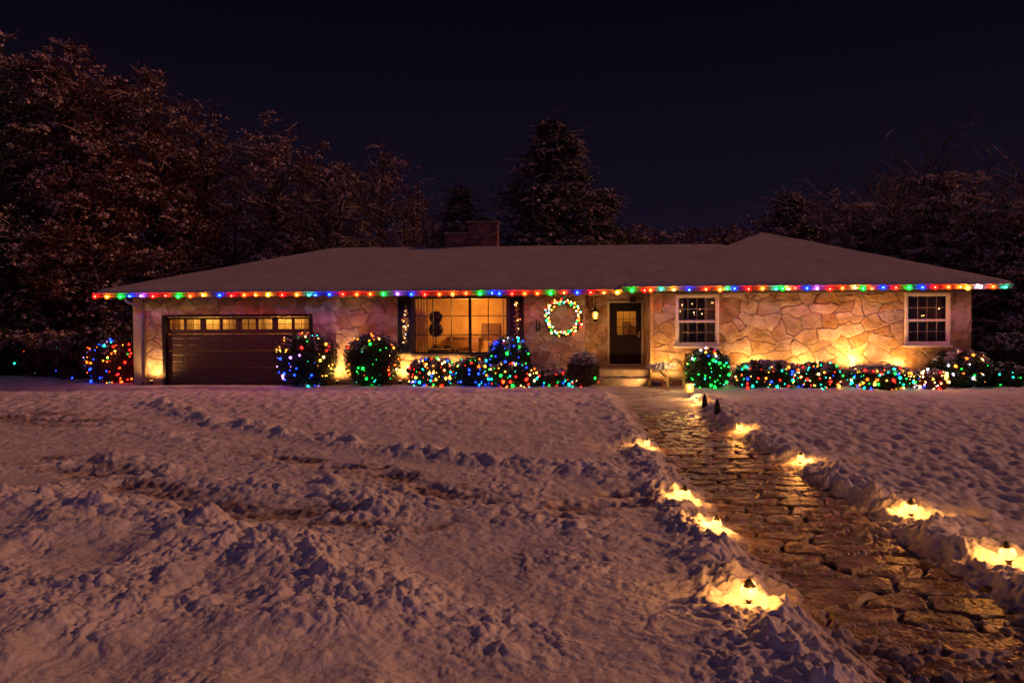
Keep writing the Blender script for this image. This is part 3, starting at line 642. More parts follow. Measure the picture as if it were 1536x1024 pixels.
# --- front door
def door():
    y = YR; b = MB(); frame_boxes(b, dx0, dx1, dz0, dz1, .07, y - .06, y + .08); fr = keep(b.build('door_frame', M['trim']))
    x0, x1, z0, z1 = dx0 + .072, dx1 - .072, dz0 + .072, dz1 - .072; w = x1 - x0; h = z1 - z0
    lx0, lz1 = XZ(925.5, 467, y); lx1, lz0 = XZ(954, 502, y)
    b = MB(); b.box(x0, x1, y, y + .045, lz1, z1); b.box(x0, lx0, y, y + .045, lz0, lz1); b.box(lx1, x1, y, y + .045, lz0, lz1); b.box(x0, x1, y, y + .045, z0 + h * .12, lz0 - .10)
    b.box(x0, x1, y, y + .045, lz0 - .10, lz0); b.box(x0, x1, y, y + .045, z0, z0 + h * .12)
    for k in range(3):
        a = lx0 + (lx1 - lx0) * (k + .08) / 3; c = lx0 + (lx1 - lx0) * (k + .92) / 3; b.box(a, c, y - .012, y + .0, z0 + h * .15, lz0 - .16, 0, .008)
    b.box(x0 + .08, x1 - .08, y - .01, y, z0 + .06, z0 + h * .11, 0, .006)
    d = keep(b.build('door', M['door']))
    m = MB()
    for k in (1, 2): x = lx0 + (lx1 - lx0) * k / 3; m.box(x - .008, x + .008, y + .006, y + .03, lz0, lz1)
    for k in (1, 2): z = lz0 + (lz1 - lz0) * k / 3; m.box(lx0, lx1, y + .008, y + .026, z - .008, z + .008)
    m.build('muntins', M['door'], d); pane(lx0, lx1, lz0, lz1, y + .03, d)
    hb = MB(); zc = z0 + h * .47; hb.box(x1 - .10, x1 - .05, y - .02, y - .001, zc - .08, zc + .12, 0, .004); hb.tube([(x1 - .075, y - .02, zc), (x1 - .075, y - .06, zc), (x1 - .19, y - .065, zc)], .012, 8); hb.build('door_handle', M['brass'], d)
    t = MB(); t.box(dx0 - .02, dx1 + .02, y - .16, y - .062, dz0 - .03, dz0 + .035, 0, .006); t.build('threshold', M['conc'], fr)
    m = MB(); m.box(dx0 - .02, dx0 + .03, y - .075, y - .062, z0 + h * .45, z0 + h * .57, 0, .003); m.build('doorbell', M['brass'], fr)
    # box light above the door
    zx, zz = XZ(949, 446, y); b = MB(); b.box(zx - .10, zx + .10, y - .12, y - .03, ZS - .22, ZS - .06, 0, .01); keep(b.build('porch_box', M['black']))
door()
# interior hints in the hall
b = MB()
for k, (a, c) in enumerate(((.0, .3), (.5, .75))): b.box(dx0 + .2 + a, dx0 + .2 + c, YR + 1.6, YR + 1.9, .6, 1.7 + .4 * k, 0, .01)
tag(b.build('cabinet', M['wood']), 'wooden cabinet glimpsed through the glazed front door', 'cabinet')
# --- steps
z1s = dz0 - .02; sx0, sx1 = xD - .0, xWL + .1
b = MB(); b.box(xD + .02, xWL - .04, YM - .25, YR - .04, -.08, z1s, 0, .02); st = keep(b.build('steps', M['conc']))
b = MB(); b.box(xD + .3, xWL + .12, YM - .65, YM - .26, -.08, z1s * .5, 0, .02); b.build('lower_step', M['conc'], st)
# snow drift on the step edges
xs = np.linspace(xD + .32, xWL - .1, 160); yy = np.linspace(YM - .62, YM - .30, 20); A, B = np.meshgrid(xs, yy, indexing='ij')
mesh_np('step_snow', np.stack([A, B, z1s * .5 + .03 * np.abs(noise(A * 4, B * 6)) + .006 * noise(A * 15, B * 15) - .006], -1).reshape(-1, 3), gridq(*A.shape), M['snow_fluff'], st, smooth=True)
# post at the wing corner
pz = XZ(976.5, 500, YW)[0]
b = MB(); b.box(pz - .05, pz + .05, YW - .16, YW - .06, .02, ZS + .02, 0, .008); keep(b.build('porch_post', M['gold']))

# ------------------------------------------------------------------ lantern beside the door
lx, lz = XZ(893, 471, YR - .35)
la = empty('hanging_lantern', (lx, YR - .35, lz)); tag(la, 'black hanging lantern with amber glass left of the front door', 'lantern')
b = MB(); b.lathe([(.0, .30), (.02, .27), (.03, .21), (.06, .17), (.16, .08), (.15, .06)], n=6); b.build('lantern_roof', M['metal'], la)
b = MB(); b.lathe([(.10, .055), (.11, -.02), (.085, -.17)], n=6); b.build('lantern_glass', M['lantern'], la)
b = MB()
for k in range(6):
    a = 2 * math.pi * k / 6; b.tube([(.125 * math.cos(a), .125 * math.sin(a), .06), (.125 * math.cos(a), .125 * math.sin(a), -.02), (.095 * math.cos(a), .095 * math.sin(a), -.18)], .009, 4)
b.lathe([(.10, -.17), (.09, -.21), (.03, -.26), (.0, -.28)], n=6); b.build('lantern_cage', M['metal'], la)
b = MB(); b.tube([(0, 0, .29), (.012, 0, .4), (0, 0, ZS - lz + .03)], .008, 5); b.build('chain', M['metal'], la)
light('POINT', (0, -.20, -.05), 14, (1, .50, .15), la, .06)
# mailbox-like sconce on the wall
px_, pz_ = XZ(807, 488, YM - .08)
b = MB(); b.box(px_ - .075, px_ - .035, YM - .11, YM - .04, pz_ - .22, pz_ + .20, 0, .01); b.box(px_ + .03, px_ + .07, YM - .11, YM - .04, pz_ - .20, pz_ + .13, 0, .01); b.box(px_ - .035, px_ + .03, YM - .07, YM - .05, pz_ - .15, pz_ - .10)
tag(b.build('wall_bracket', M['black']), 'narrow black twin bracket on the stone wall left of the wreath', 'bracket')

# ------------------------------------------------------------------ bulbs
def ico(r, sub=1, sz=1.):
    t = (1 + 5 ** .5) / 2
    v = [(-1, t, 0), (1, t, 0), (-1, -t, 0), (1, -t, 0), (0, -1, t), (0, 1, t), (0, -1, -t), (0, 1, -t), (t, 0, -1), (t, 0, 1), (-t, 0, -1), (-t, 0, 1)]
    f = [(0, 11, 5), (0, 5, 1), (0, 1, 7), (0, 7, 10), (0, 10, 11), (1, 5, 9), (5, 11, 4), (11, 10, 2), (10, 7, 6), (7, 1, 8), (3, 9, 4), (3, 4, 2), (3, 2, 6), (3, 6, 8), (3, 8, 9), (4, 9, 5), (2, 4, 11), (6, 2, 10), (8, 6, 7), (9, 8, 1)]
    v = [np.array(p) / np.linalg.norm(p) for p in v]
    for _ in range(sub):
        nf = []; mid = {}
        def m(a, b):
            k = (min(a, b), max(a, b))
            if k not in mid: p = v[a] + v[b]; v.append(p / np.linalg.norm(p)); mid[k] = len(v) - 1
            return mid[k]
        for a, b_, c in f: ab, bc, ca = m(a, b_), m(b_, c), m(c, a); nf += [(a, ab, ca), (b_, bc, ab), (c, ca, bc), (ab, bc, ca)]
        f = nf
    return [tuple(p * r * np.array([1, 1, sz])) for p in v], f
def bulbmesh(name, col, big):
    b = MB()
    if big:
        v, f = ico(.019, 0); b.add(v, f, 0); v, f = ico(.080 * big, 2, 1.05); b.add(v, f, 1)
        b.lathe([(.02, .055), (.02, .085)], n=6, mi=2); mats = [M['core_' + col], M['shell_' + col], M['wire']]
    else:
        v, f = ico(.026, 1, 1.25); b.add(v, f, 0); b.lathe([(.011, .024), (.011, .042)], n=5, mi=1); mats = [M['mini_' + col], M['wire']]
    me = bpy.data.meshes.new(name); me.from_pydata(b.v, [], b.f); me.polygons.foreach_set('material_index', b.m)
    me.polygons.foreach_set('use_smooth', [True] * len(b.f))
    for m in mats: me.materials.append(m)
    me.update(); return me
BM = {}
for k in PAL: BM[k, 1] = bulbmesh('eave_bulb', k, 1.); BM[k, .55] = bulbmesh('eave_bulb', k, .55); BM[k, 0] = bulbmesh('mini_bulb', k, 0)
def bulb(parent, col, loc, size=0, s=1.):
    o = bpy.data.objects.new('bulb', BM[col, size]); COL.objects.link(o); o.parent = parent; o.location = loc
    o.rotation_euler = (random.uniform(-.5, .5) + (0 if size else random.uniform(-1.2, 1.2)), random.uniform(-.5, .5), 0); o.scale = (s, s, s); return o
EAVE = [(142, 'red', 1), (160, 'amber', 1), (180, 'green', 1), (194, 'blue', 0), (211, 'violet', 0), (229, 'red', 1), (248, 'red', 0), (267, 'green', 1), (285, 'orange', 1), (304, 'yellow', 0), (329, 'blue', 1), (347, 'red', 0), (366, 'orange', 1), (383, 'amber', 0), (402, 'yellow', 1), (423, 'red', 1), (445, 'amber', 1), (463, 'teal', 0), (473, 'blue', 0), (494, 'blue', 1), (514, 'red', 1), (535, 'orange', 1), (555, 'orange', 1), (575, 'green', 1), (596, 'violet', 0), (617, 'blue', 1), (637, 'red', 1), (659, 'orange', 1), (679, 'amber', 1), (699, 'orange', 1), (720, 'green', 1), (738, 'blue', 0), (749, 'blue', 1), (768, 'red', 1), (787, 'orange', 1), (806, 'orange', 1), (826, 'green', 1), (846, 'orange', 0), (866, 'blue', 1), (886, 'red', 1), (906, 'amber', 0), (926, 'yellow', 1), (948, 'green', 1), (967, 'red', 1), (976, 'orange', 1), (992, 'teal', 0), (1011, 'yellow', 0), (1034, 'blue', 0), (1059, 'orange', 0), (1080, 'amber', 1), (1091, 'green', 0), (1102, 'blue', 1), (1123, 'red', 1), (1144, 'amber', 1), (1164, 'teal', 0), (1174, 'green', 1), (1183, 'warm', 0), (1193, 'red', 0), (1211, 'blue', 1), (1226, 'violet', 0), (1245, 'red', 1), (1264, 'orange', 1), (1283, 'warm', 0), (1295, 'green', 1), (1308, 'orange', 0), (1325, 'blue', 1), (1344, 'red', 1), (1364, 'green', 1), (1384, 'blue', 1), (1403, 'red', 1), (1423, 'orange', 1), (1441, 'amber', 0), (1452, 'yellow', 1), (1471, 'white', 0), (1490, 'orange', 1), (1509, 'teal', 0)]
es = empty('string_lights', (0, YEM, ZT)); tag(es, 'long string of big coloured bulbs along the whole front eave of the house', 'string lights')
prev = None; wire = []
for px, c, bg in EAVE:
    Y = YEM - .075 if px < 934 else YEW - .075; zb = (ZT - .105) if px < 934 else (ZT - .045)
    x = XZ(px, 435, Y)[0]; loc = (x, Y - YEM, zb - ZT + random.uniform(-.022, .016))
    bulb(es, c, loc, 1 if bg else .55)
    wire.append((loc[0], loc[1] + .02, loc[2] + .08)); 
b = MB(); pts = []
for a, c in zip(wire[:-1], wire[1:]): pts += [a, ((a[0] + c[0]) / 2, (a[1] + c[1]) / 2, (a[2] + c[2]) / 2 - .018)]
pts.append(wire[-1]); b.tube(pts, .006, 4); b.build('wire', M['wire'], es)

# ------------------------------------------------------------------ bushes and their lights
def bush(name, label, cx, cy, rx, ry, h, leafm, n=6000, ls=.035, snow=.0, z0=.02, group=None, power=2.6, snow_m='snow_fluff', rag=.11):
    t = empty(name, (cx, cy, z0)); tag(t, label, 'bush', group)
    d = rng.normal(size=(n, 3)); d /= np.linalg.norm(d, axis=1)[:, None]
    q = (np.abs(d[:, 0]) ** power + np.abs(d[:, 1]) ** power + np.abs(d[:, 2]) ** power) ** (-1 / power)
    lump = 1 + rag * 1.6 * noise(d[:, 0] * 3 + cx, d[:, 2] * 3 + d[:, 1] * 2) + rag * .8 * noise(d[:, 0] * 8 + cx, d[:, 2] * 8 + d[:, 1] * 5) + .03 * noise(d[:, 0] * 17, d[:, 2] * 17)
    rr = 1 - np.abs(rng.normal(size=n)) * .10 + (rng.random(n) < .05) * rng.random(n) * rag
    C = d * (q * lump * rr)[:, None] * np.array([rx, ry, h / 2]) + np.array([0, 0, h / 2])
    C[:, 2] = np.maximum(C[:, 2], .03)
    Nn = d + rng.normal(size=(n, 3)) * .7
    V, Q = leaves(C, Nn, ls * (.6 + .8 * rng.random(n)), .5)
    mesh_np('foliage', V, Q, leafm, t)
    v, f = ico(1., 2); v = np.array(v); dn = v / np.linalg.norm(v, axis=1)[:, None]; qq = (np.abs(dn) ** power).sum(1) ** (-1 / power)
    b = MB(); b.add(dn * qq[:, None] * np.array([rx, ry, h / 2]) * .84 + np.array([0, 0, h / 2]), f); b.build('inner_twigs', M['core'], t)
    if snow > 0:
        m = (C[:, 2] > h * .5) & (d[:, 2] > .35) & (noise(C[:, 0] * 3.2 + cx, C[:, 1] * 3.2 + 5) > .35 - snow)
        Cs = C[m][: int(n * .5)] + np.array([0, 0, .02]); k = len(Cs)
        if k > 10:
            V, Q = leaves(Cs, np.array([0, 0, 1.]) + rng.normal(size=(k, 3)) * .35, ls * 1.15 * (.7 + .8 * rng.random(k)), .85); tag(mesh_np('snow_cap', V, Q, M[snow_m], t), kind='stuff')
    return t
def bush_lights(label, cx, cy, rx, ry, h, picks, n=60, z0=.02, seed=1, power=2.6, reg=None, off=1.03, tmin=.04, s=1., ends=(195, 345)):
    """a string wound back and forth over the visible side"""
    rr = random.Random(seed); t = empty('string_lights', (cx, cy, z0)); tag(t, label, 'string lights', 'string lights draped over the bushes')
    pts = []; rows = max(3, int(round(n / 11))); per = n / rows; k = 0
    for r in range(rows):
        zc = tmin + (1 - tmin) * (r + .5) / rows
        cnt = int(round(per)); order = range(cnt) if r % 2 == 0 else range(cnt - 1, -1, -1)
        for i in order:
            a = rad(ends[0] + (ends[1] - ends[0]) * (i + .5 + rr.uniform(-1, 1)) / cnt); e = math.asin(max(-1, min(.999, 2 * (zc + rr.uniform(-.9, .9) / rows) - 1)))
            d = np.array([math.cos(e) * math.cos(a), math.cos(e) * math.sin(a), math.sin(e)]); q = (np.abs(d) ** power).sum() ** (-1 / power)
            p = d * q * off * rr.uniform(.88, 1.05) * np.array([rx, ry, h / 2]) + np.array([0, 0, h / 2]); p[2] = max(p[2], .035)
            u, v = d[0], p[2] / h
            c = picks(u, v, rr)
            pts.append(p)
            if c and rr.random() < .92 and float(noise(np.array([p[0] * 3.1 + seed]), np.array([p[2] * 3.6]))[0]) < .38: bulb(t, c, tuple(p), 0, s * rr.choice([.4, .5, .65, .8, 1., 1.25, 1.6]))
    b = MB(); b.tube(np.array(pts) + np.array([0, .012, .01]), .004, 3); b.build('wire', M['wire'], t)
    return t
def ch(*a):
    return lambda u, v, r: r.choice(a)
multi = ch('red', 'green', 'blue', 'amber', 'yellow', 'teal', 'warm', 'orange', 'teal', 'red')
def Bpx(px0, px1, top, bot, Y):
    x0 = XZ(px0, bot, Y)[0]; x1 = XZ(px1, bot, Y)[0]; h = XZ(px0, top, Y)[1]; return (x0 + x1) / 2, (x1 - x0) / 2, h
BG = 'bushes in front of the house'
BL = M['leaf_bush']
# 1 left of the garage corner
cx, rx, h = Bpx(127, 207, 512, 573, 25.6)
bush('bush', 'low bush in red, blue and green lights left of the garage corner', cx, 25.8, rx, .7, h, M['leaf_brown'], 7000, snow=.1, group=BG)
def p1(u, v, r):
    if u > .15: return r.choice(['red', 'red', 'red', 'orange', 'yellow', 'green' if v > .6 else 'red'])
    return r.choice(['blue', 'teal', 'green', 'amber', 'orange', 'blue', 'violet'])
bush_lights('red, blue and teal lights netted over the bush left of the garage corner', cx, 25.8, rx, .7, h, p1, 90, seed=2)
# 2
cx, rx, h = Bpx(419, 502, 502, 578, 24.4)
bush('bush', 'square clipped bush with deep blue lights before the garage door right end', cx, 24.45, rx, .75, h, BL, 9000, snow=.15, group=BG)
def p2(u, v, r):
    if v > .86: return r.choice(['teal', 'red', 'amber', 'green', 'warm', None])
    if v > .62: return r.choice(['yellow', 'yellow', 'orange' if u < 0 else 'red', 'amber', None, None])
    if u > .55: return r.choice(['warm', 'amber', 'yellow', None])
    return r.choice(['blue', 'blue', 'blue', 'teal', 'violet', None])
bush_lights('blue lights with a yellow band over the clipped bush by the garage door', cx, 24.45, rx, .75, h, p2, 92, seed=3)
# 3
cx, rx, h = Bpx(517, 599, 503, 579, 24.4)
bush('bush', 'round dark green bush outlined by amber lights left of the black shutter', cx, 24.45, rx, .75, h, BL, 9000, snow=.08, group=BG, power=2.2)
def p3(u, v, r):
    if abs(u) > .72 or v > .88: return r.choice(['amber', 'warm', 'amber', 'orange'])
    return r.choice([None, None, 'green', 'green', 'red', None, 'teal'])
bush_lights('sparse green and red lights with an amber outline on the round dark bush', cx, 24.45, rx, .75, h, p3, 90, seed=4, power=2.2)
# 4
cx, rx, h = Bpx(614, 684, 538, 581, 24.2)
bush('bush', 'low rounded bush with dense multicoloured lights under the left of the big window', cx, 24.15, rx, .6, h, BL, 6500, snow=.3, group=BG)
bush_lights('dense multicoloured lights on the low bush under the left of the big window', cx, 24.15, rx, .6, h, multi, 96, seed=5)
# 5
cx, rx, h = Bpx(682, 738, 538, 581, 24.3)
bush('bush', 'small dark bush with blue lights low down under the big window', cx, 24.3, rx, .5, h, BL, 5000, snow=.12, group=BG)
def p5(u, v, r):
    if v > .72: return r.choice(['red', 'teal', 'green', 'yellow', 'orange'])
    return r.choice(['blue', 'blue', 'blue', None, None, 'teal'])
bush_lights('blue lights topped by red and teal ones on the small bush under the big window', cx, 24.3, rx, .5, h, p5, 62, seed=6)
# 6
cx, rx, h = Bpx(730, 797, 507, 579, 24.5)
bush('bush', 'tall round bush edged with small blue lights below the right shutter', cx, 24.55, rx, .6, h, BL, 8000, snow=.25, group=BG, power=2.3)
def p6(u, v, r):
    if v > .9: return r.choice(['teal', 'orange', 'blue', 'white'])
    return r.choice(['blue', 'blue', 'blue', 'blue', 'green', None])
bush_lights('small blue lights edging the tall round bush below the right shutter', cx, 24.55, rx, .6, h, p6, 84, seed=7, power=2.3)
cx, rx, h = Bpx(731, 809, 545, 582, 24.0)
bush('bush', 'low spreading bush with jumbled multicoloured lights before the tall blue lit bush', cx, 23.85, rx, .45, h, BL, 5500, snow=.08, group=BG)
bush_lights('jumbled multicoloured lights on the low bush in front of the tall blue one', cx, 23.85, rx, .45, h, multi, 84, seed=8)
# 7 small tangled plant
cx, rx, h = Bpx(803, 850, 556, 580, 24.3)
bush('bush', 'scruffy snowy ground plant between the low lit bush and the brown round bush', cx, 24.3, rx, .4, h, M['leaf_dry'], 2600, .045, snow=.5, group=BG, rag=.3)
bush_lights('few green and red lights tangled in the scruffy snowy ground plant', cx, 24.3, rx, .4, h, ch('green', 'teal', 'red', None, 'blue', None, None), 30, seed=9)
# 8 brown round
cx, rx, h = Bpx(852, 898, 530, 579, 24.1)
bush('bush', 'round brownish bush with a thick snow cap left of the front steps', cx, 24.1, rx, .5, h, M['leaf_dry'], 7000, .035, snow=.75, group=BG, power=2.3)
bush_lights('short green and red strand at the foot of the snow capped bush by the steps', cx, 24.1, rx, .5, h * .35, ch('green', 'teal', 'red', 'warm', None), 22, seed=10)
# 9
cx, rx, h = Bpx(1027, 1094, 525, 581, 23.4)
bush('bush', 'round bush with scattered green lights under the left white window', cx, 23.45, rx, .62, h, BL, 8500, snow=.12, group=BG, power=2.3)
def p9(u, v, r):
    if v > .84: return r.choice(['teal', 'blue', 'yellow', 'amber', 'white', 'red'])
    if u < -.6: return r.choice(['white', 'green', 'red', 'yellow'])
    return r.choice(['green', 'green', 'teal', None, None, 'green'])
bush_lights('scattered green lights with a mixed crown on the round bush under the left white window', cx, 23.45, rx, .62, h, p9, 80, seed=11, power=2.3)
# 10, 11
cx, rx, h = Bpx(1100, 1192, 542, 583, 23.4)
bush('bush', 'wide low snow topped bush with multicoloured lights right of the green lit bush', cx, 23.2, rx, .42, h, BL, 8000, snow=.65, group=BG)
bush_lights('multicoloured lights low on the wide snow topped bush right of the green lit one', cx, 23.2, rx, .42, h, lambda u, v, r: None if v > .85 else multi(u, v, r), 90, seed=12)
cx, rx, h = Bpx(1186, 1255, 544, 582, 23.5)
bush('bush', 'low bush with blue and amber lights just left of the bright wall flood light', cx, 23.2, rx, .42, h, BL, 6500, snow=.25, group=BG)
bush_lights('blue and amber lights on the low bush just left of the wall flood light', cx, 23.2, rx, .42, h, multi, 70, seed=13)
# 12
cx, rx, h = Bpx(1267, 1363, 549, 583, 23.4)
bush('bush', 'wide low multicoloured lit bush with smooth snow top right of the wall flood light', cx, 23.2, rx, .42, h, BL, 8000, snow=.7, group=BG)
bush_lights('multicoloured lights on the wide low bush right of the wall flood light', cx, 23.2, rx, .42, h, lambda u, v, r: None if v > .9 else multi(u, v, r), 96, seed=14)
# 13
cx, rx, h = Bpx(1364, 1420, 556, 583, 23.3)
bush('bush', 'small mound bush smothered in white, blue and amber lights below the right white window', cx, 23.3, rx, .45, h, M['leaf_brown'], 4500, snow=.3, group=BG)
bush_lights('bright white, blue and amber lights smothering the small mound bush', cx, 23.3, rx, .45, h, lambda u, v, r: r.choice(['warm', 'warm', 'blue', 'white', 'amber', 'yellow', 'white'] if u < .2 else ['red', 'yellow', 'warm', None]), 74, seed=15)
# 14
cx, rx, h = Bpx(1396, 1480, 529, 576, 24.0)
bush('bush', 'large leafy dark bush flecked with snow at the right corner of the house', cx, 24.0, rx, .75, h, BL, 7500, .045, snow=.35, group=BG, rag=.14)
bush_lights('sparse amber and white lights in the large leafy bush at the right house corner', cx, 24.0, rx, .75, h, ch('amber', 'warm', 'green', None, None, None, None, 'white', 'orange'), 72, seed=16)
# hedges beyond the house ends
for k, (a, c, tp, bt, Y, lb) in enumerate([(1478, 1560, 506, 572, 27.5, 'snow covered hedge bush behind the right corner of the house'), (1545, 1640, 500, 572, 27.0, 'snow covered hedge bush cut by the right edge of the picture'), (1476, 1530, 548, 577, 24.2, 'low dark bush with a few green lights beside the large leafy bush')]):
    cx, rx, h = Bpx(a, c, tp, bt, Y); bush('bush', lb, cx, Y, rx, .9, h, M['leaf_ev'], 6000, .06, snow=.85 if k < 2 else .3, group='bushes right of the house', rag=.25)
    if k == 2: bush_lights('few green lights on the low dark bush right of the house', cx, Y, rx, .9, h, ch('green', None, 'teal', None, None), 30, seed=21)
HL = [(-60, 20, 498, 566, 29.), (8, 66, 506, 566, 28.6), (52, 108, 502, 566, 28.2), (98, 142, 508, 568, 27.8)]
hlab = ['snowy hedge bush at the left edge of the picture', 'snowy tangled hedge bush second from the left edge', 'snowy russet hedge bush third from the left edge', 'russet hedge bush just behind the red lit bush']
for k, (a, c, tp, bt, Y) in enumerate(HL):
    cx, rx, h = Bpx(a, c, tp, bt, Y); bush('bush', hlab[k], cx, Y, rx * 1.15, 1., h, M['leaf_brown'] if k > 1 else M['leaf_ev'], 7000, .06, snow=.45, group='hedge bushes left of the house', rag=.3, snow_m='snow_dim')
    bush_lights(['few blue lights in the hedge bush at the left edge', 'few teal lights in the second hedge bush', 'few blue and orange lights in the third hedge bush', 'few blue lights in the hedge bush behind the red lit bush'][k], cx, Y, rx, 1., h, ch('blue', None, None, None, 'orange' if k == 2 else None, None, 'teal', None), 22, seed=30 + k)

# ------------------------------------------------------------------ wreath and sprays
wx, wz = XZ(845, 476, YM - .12); wr = empty('wreath', (wx, YM - .13, wz)); tag(wr, 'round evergreen wreath covered in yellow, red and green lights on the stone wall', 'wreath')
n = 3200; a = rng.random(n) * 2 * np.pi; bb = rng.random(n) * 2 * np.pi; r2 = .10 * np.sqrt(rng.random(n)); Rr = .545
C = np.stack([np.cos(a) * (Rr + r2 * np.cos(bb)), r2 * np.sin(bb), np.sin(a) * (Rr + r2 * np.cos(bb))], 1)
V, Q = leaves(C, rng.normal(size=(n, 3)), .04 * (.6 + .7 * rng.random(n)), .35); mesh_np('evergreen_ring', V, Q, M['leaf_bush'], wr)
for k in range(98):
    a = 2 * math.pi * (k + random.uniform(-.4, .4)) / 98; q = random.uniform(-.085, .095)
    bulb(wr, random.choice(['yellow', 'warm', 'yellow', 'red', 'teal', 'green', 'warm', 'amber', 'orange', 'white']), ((Rr + q) * math.cos(a), -.085 + abs(q) * .3, (Rr + q) * math.sin(a)), 0, random.uniform(.8, 1.25))
b = MB()
for s in (-1, 1):
    b.tube([(0, -.1, Rr + .12), (s * .05, -.12, Rr + .18), (s * .10, -.11, Rr + .14), (s * .06, -.10, Rr + .09), (0, -.1, Rr + .12)], [.02, .028, .03, .026, .02], 6)
    b.tube([(0, -.1, Rr + .11), (s * .03, -.11, Rr + .02), (s * .05, -.10, Rr - .05)], [.02, .022, .014], 6)
b.lathe([(.0, -.03), (.03, -.02), (.03, .02), (.0, .03)], (0, -.12, Rr + .12), n=8); b.build('bow', M['teal'], wr, smooth=True)
light('POINT', (0, -.45, 0), 1.4, (1, .75, .35), wr, .4)
def spray(px0, px1, py0, py1, label, seed):
    xa, za = XZ((px0 + px1) / 2, (py0 + py1) / 2, YM - .1); H = (XZ(px0, py0, YM - .1)[1] - XZ(px0, py1, YM - .1)[1])
    t = empty('evergreen_spray', (xa, YM - .10, za)); tag(t, label, 'spray', 'sprays hung on the shutters')
    r = random.Random(seed); b = MB()
    for k in range(60):
        z = (r.random() - .5) * H; a = r.uniform(-1.3, 1.3); L = r.uniform(.06, .15) * (1.25 - abs(z) / H); up = r.choice([-1, 1])
        b.tube([(0, 0, z), (L * .6 * math.sin(a), -.02, z + up * L * .4), (L * math.sin(a), -.035, z + up * L * .55)], [.006, .009, .003], 4)
    b.build('sprigs', M['gold'], t)
    for k in range(12):
        z = (r.random() - .5) * H; w = .11 * (1.2 - abs(z) / H); bulb(t, r.choice(['warm', 'yellow', 'warm', 'amber', 'white']), (r.uniform(-w, w), -.05, z), 0, r.uniform(.35, .7))
spray(600, 617, 458, 516, 'golden twig spray with tiny warm lights hung on the left shutter', 3)
spray(767, 783, 452, 506, 'golden twig spray with tiny warm lights hung on the right shutter', 5)

# ------------------------------------------------------------------ things seen inside
rx0 = XZ(652, 470, YM + .5)[0]; t = empty('potted_tree', (rx0, YM + .75, .56)); tag(t, 'dark double ball topiary standing inside the big window', 'potted plant')
b = MB(); b.lathe([(.12, 0), (.16, .28), (.17, .3)], n=12); b.build('pot', M['wood'], t); b = MB(); b.tube([(0, 0, .3), (0, 0, 1.7)], .02, 6); b.build('stem', M['bark'], t)
n = 2600; d = rng.normal(size=(n, 3)); d /= np.linalg.norm(d, axis=1)[:, None]; C = d * (.21 * (1 - .2 * rng.random(n)))[:, None]; C[: n // 2] = C[: n // 2] * 1.12; C[: n // 2, 2] += 1.30; C[n // 2:, 2] += 1.72
V, Q = leaves(C, d + rng.normal(size=(n, 3)) * .7, .05, .5); mesh_np('foliage', V, Q, M['leaf_dry'], t)
sx = XZ(655, 515, YM + 1.)[0]; t = empty('sofa', (sx, YM + 1.2, .56)); tag(t, 'dark sofa with three rounded back cushions inside the big window', 'sofa')
b = MB(); b.box(-.75, .75, -.3, .35, .0, .42, 0, .04); b.box(-.75, .75, .2, .4, .42, .62, 0, .04); b.build('seat', M['fabric'], t)
for k in range(3):
    b = MB(); b.lathe([(.0, .0), (.17, .02), (.22, .12), (.20, .26), (.10, .36), (.0, .38)], (-.5 + .46 * k, -.02, .40), n=12); b.build('cushion', M['fabric'], t, smooth=True)
b = MB(); tx = XZ(655, 522, YM + .6)[0]; b.box(tx - .55, tx + .5, YM + .45, YM + .75, 1.17, 1.20, 0, .008)
for q in (-.5, .45): b.box(tx + q - .02, tx + q + .02, YM + .5, YM + .54, .56, 1.169); b.box(tx + q - .02, tx + q + .02, YM + .66, YM + .70, .56, 1.169)
tag(b.build('table', M['gold']), 'narrow pale console table just inside the big window', 'table')
fx = XZ(697, 505, YM + 3)[0]; t = empty('fireplace', (fx, YM + 3.0, .56)); tag(t, 'red brick fireplace on the far wall of the window room', 'fireplace')
b = MB(); b.box(-.55, -.25, -.2, .15, 0, .95, 0, .01); b.box(.25, .55, -.2, .15, 0, .95, 0, .01); b.box(-.249, .249, -.2, .15, .6, .95, 0, .01); b.build('surround', M['wood'], t)
b = MB(); b.box(-.65, .65, -.28, .15, .951, 1.02, 0, .01); b.build('mantel', M['wood'], t)
for k, (pa, pb, za, zb) in enumerate(((722, 750, 1.45, 2.05),)):
    xa = XZ(pa, 480, YM + 3.1)[0]; xb = XZ(pb, 480, YM + 3.1)[0]; b = MB(); b.box(xa, xb, YM + 3.1, YM + 3.16, za, zb, 0, .01); tag(b.build('picture_frame', M['wood']), 'wide brown picture on the far wall of the window room', 'picture')
def fairy(label, x0, x1, z0, z1, Y, n, seed):
    t = empty('string_lights', ((x0 + x1) / 2, Y, z0)); tag(t, label, 'string lights', 'fairy lights behind the white windows'); r = random.Random(seed); pts = []
    for k in range(n):
        p = ((r.random() - .5) * (x1 - x0), 0, r.random() * (z1 - z0)); pts.append(p); bulb(t, 'warm', p, 0, r.uniform(.35, .75))
    b = MB(); b.tube(pts, .003, 3); b.build('wire', M['wire'], t)
fairy('tiny warm fairy lights inside the upper sash of the left white window', r1x0 + .15, r1x1 - .15, r1z0 + .85, r1z0 + 1.4, YW + .14, 9, 2)
fairy('tiny warm fairy light inside the upper sash of the right white window', r2x0 + .5, r2x1 - .2, r1z0 + .9, r1z0 + 1.2, YW + .14, 3, 4)

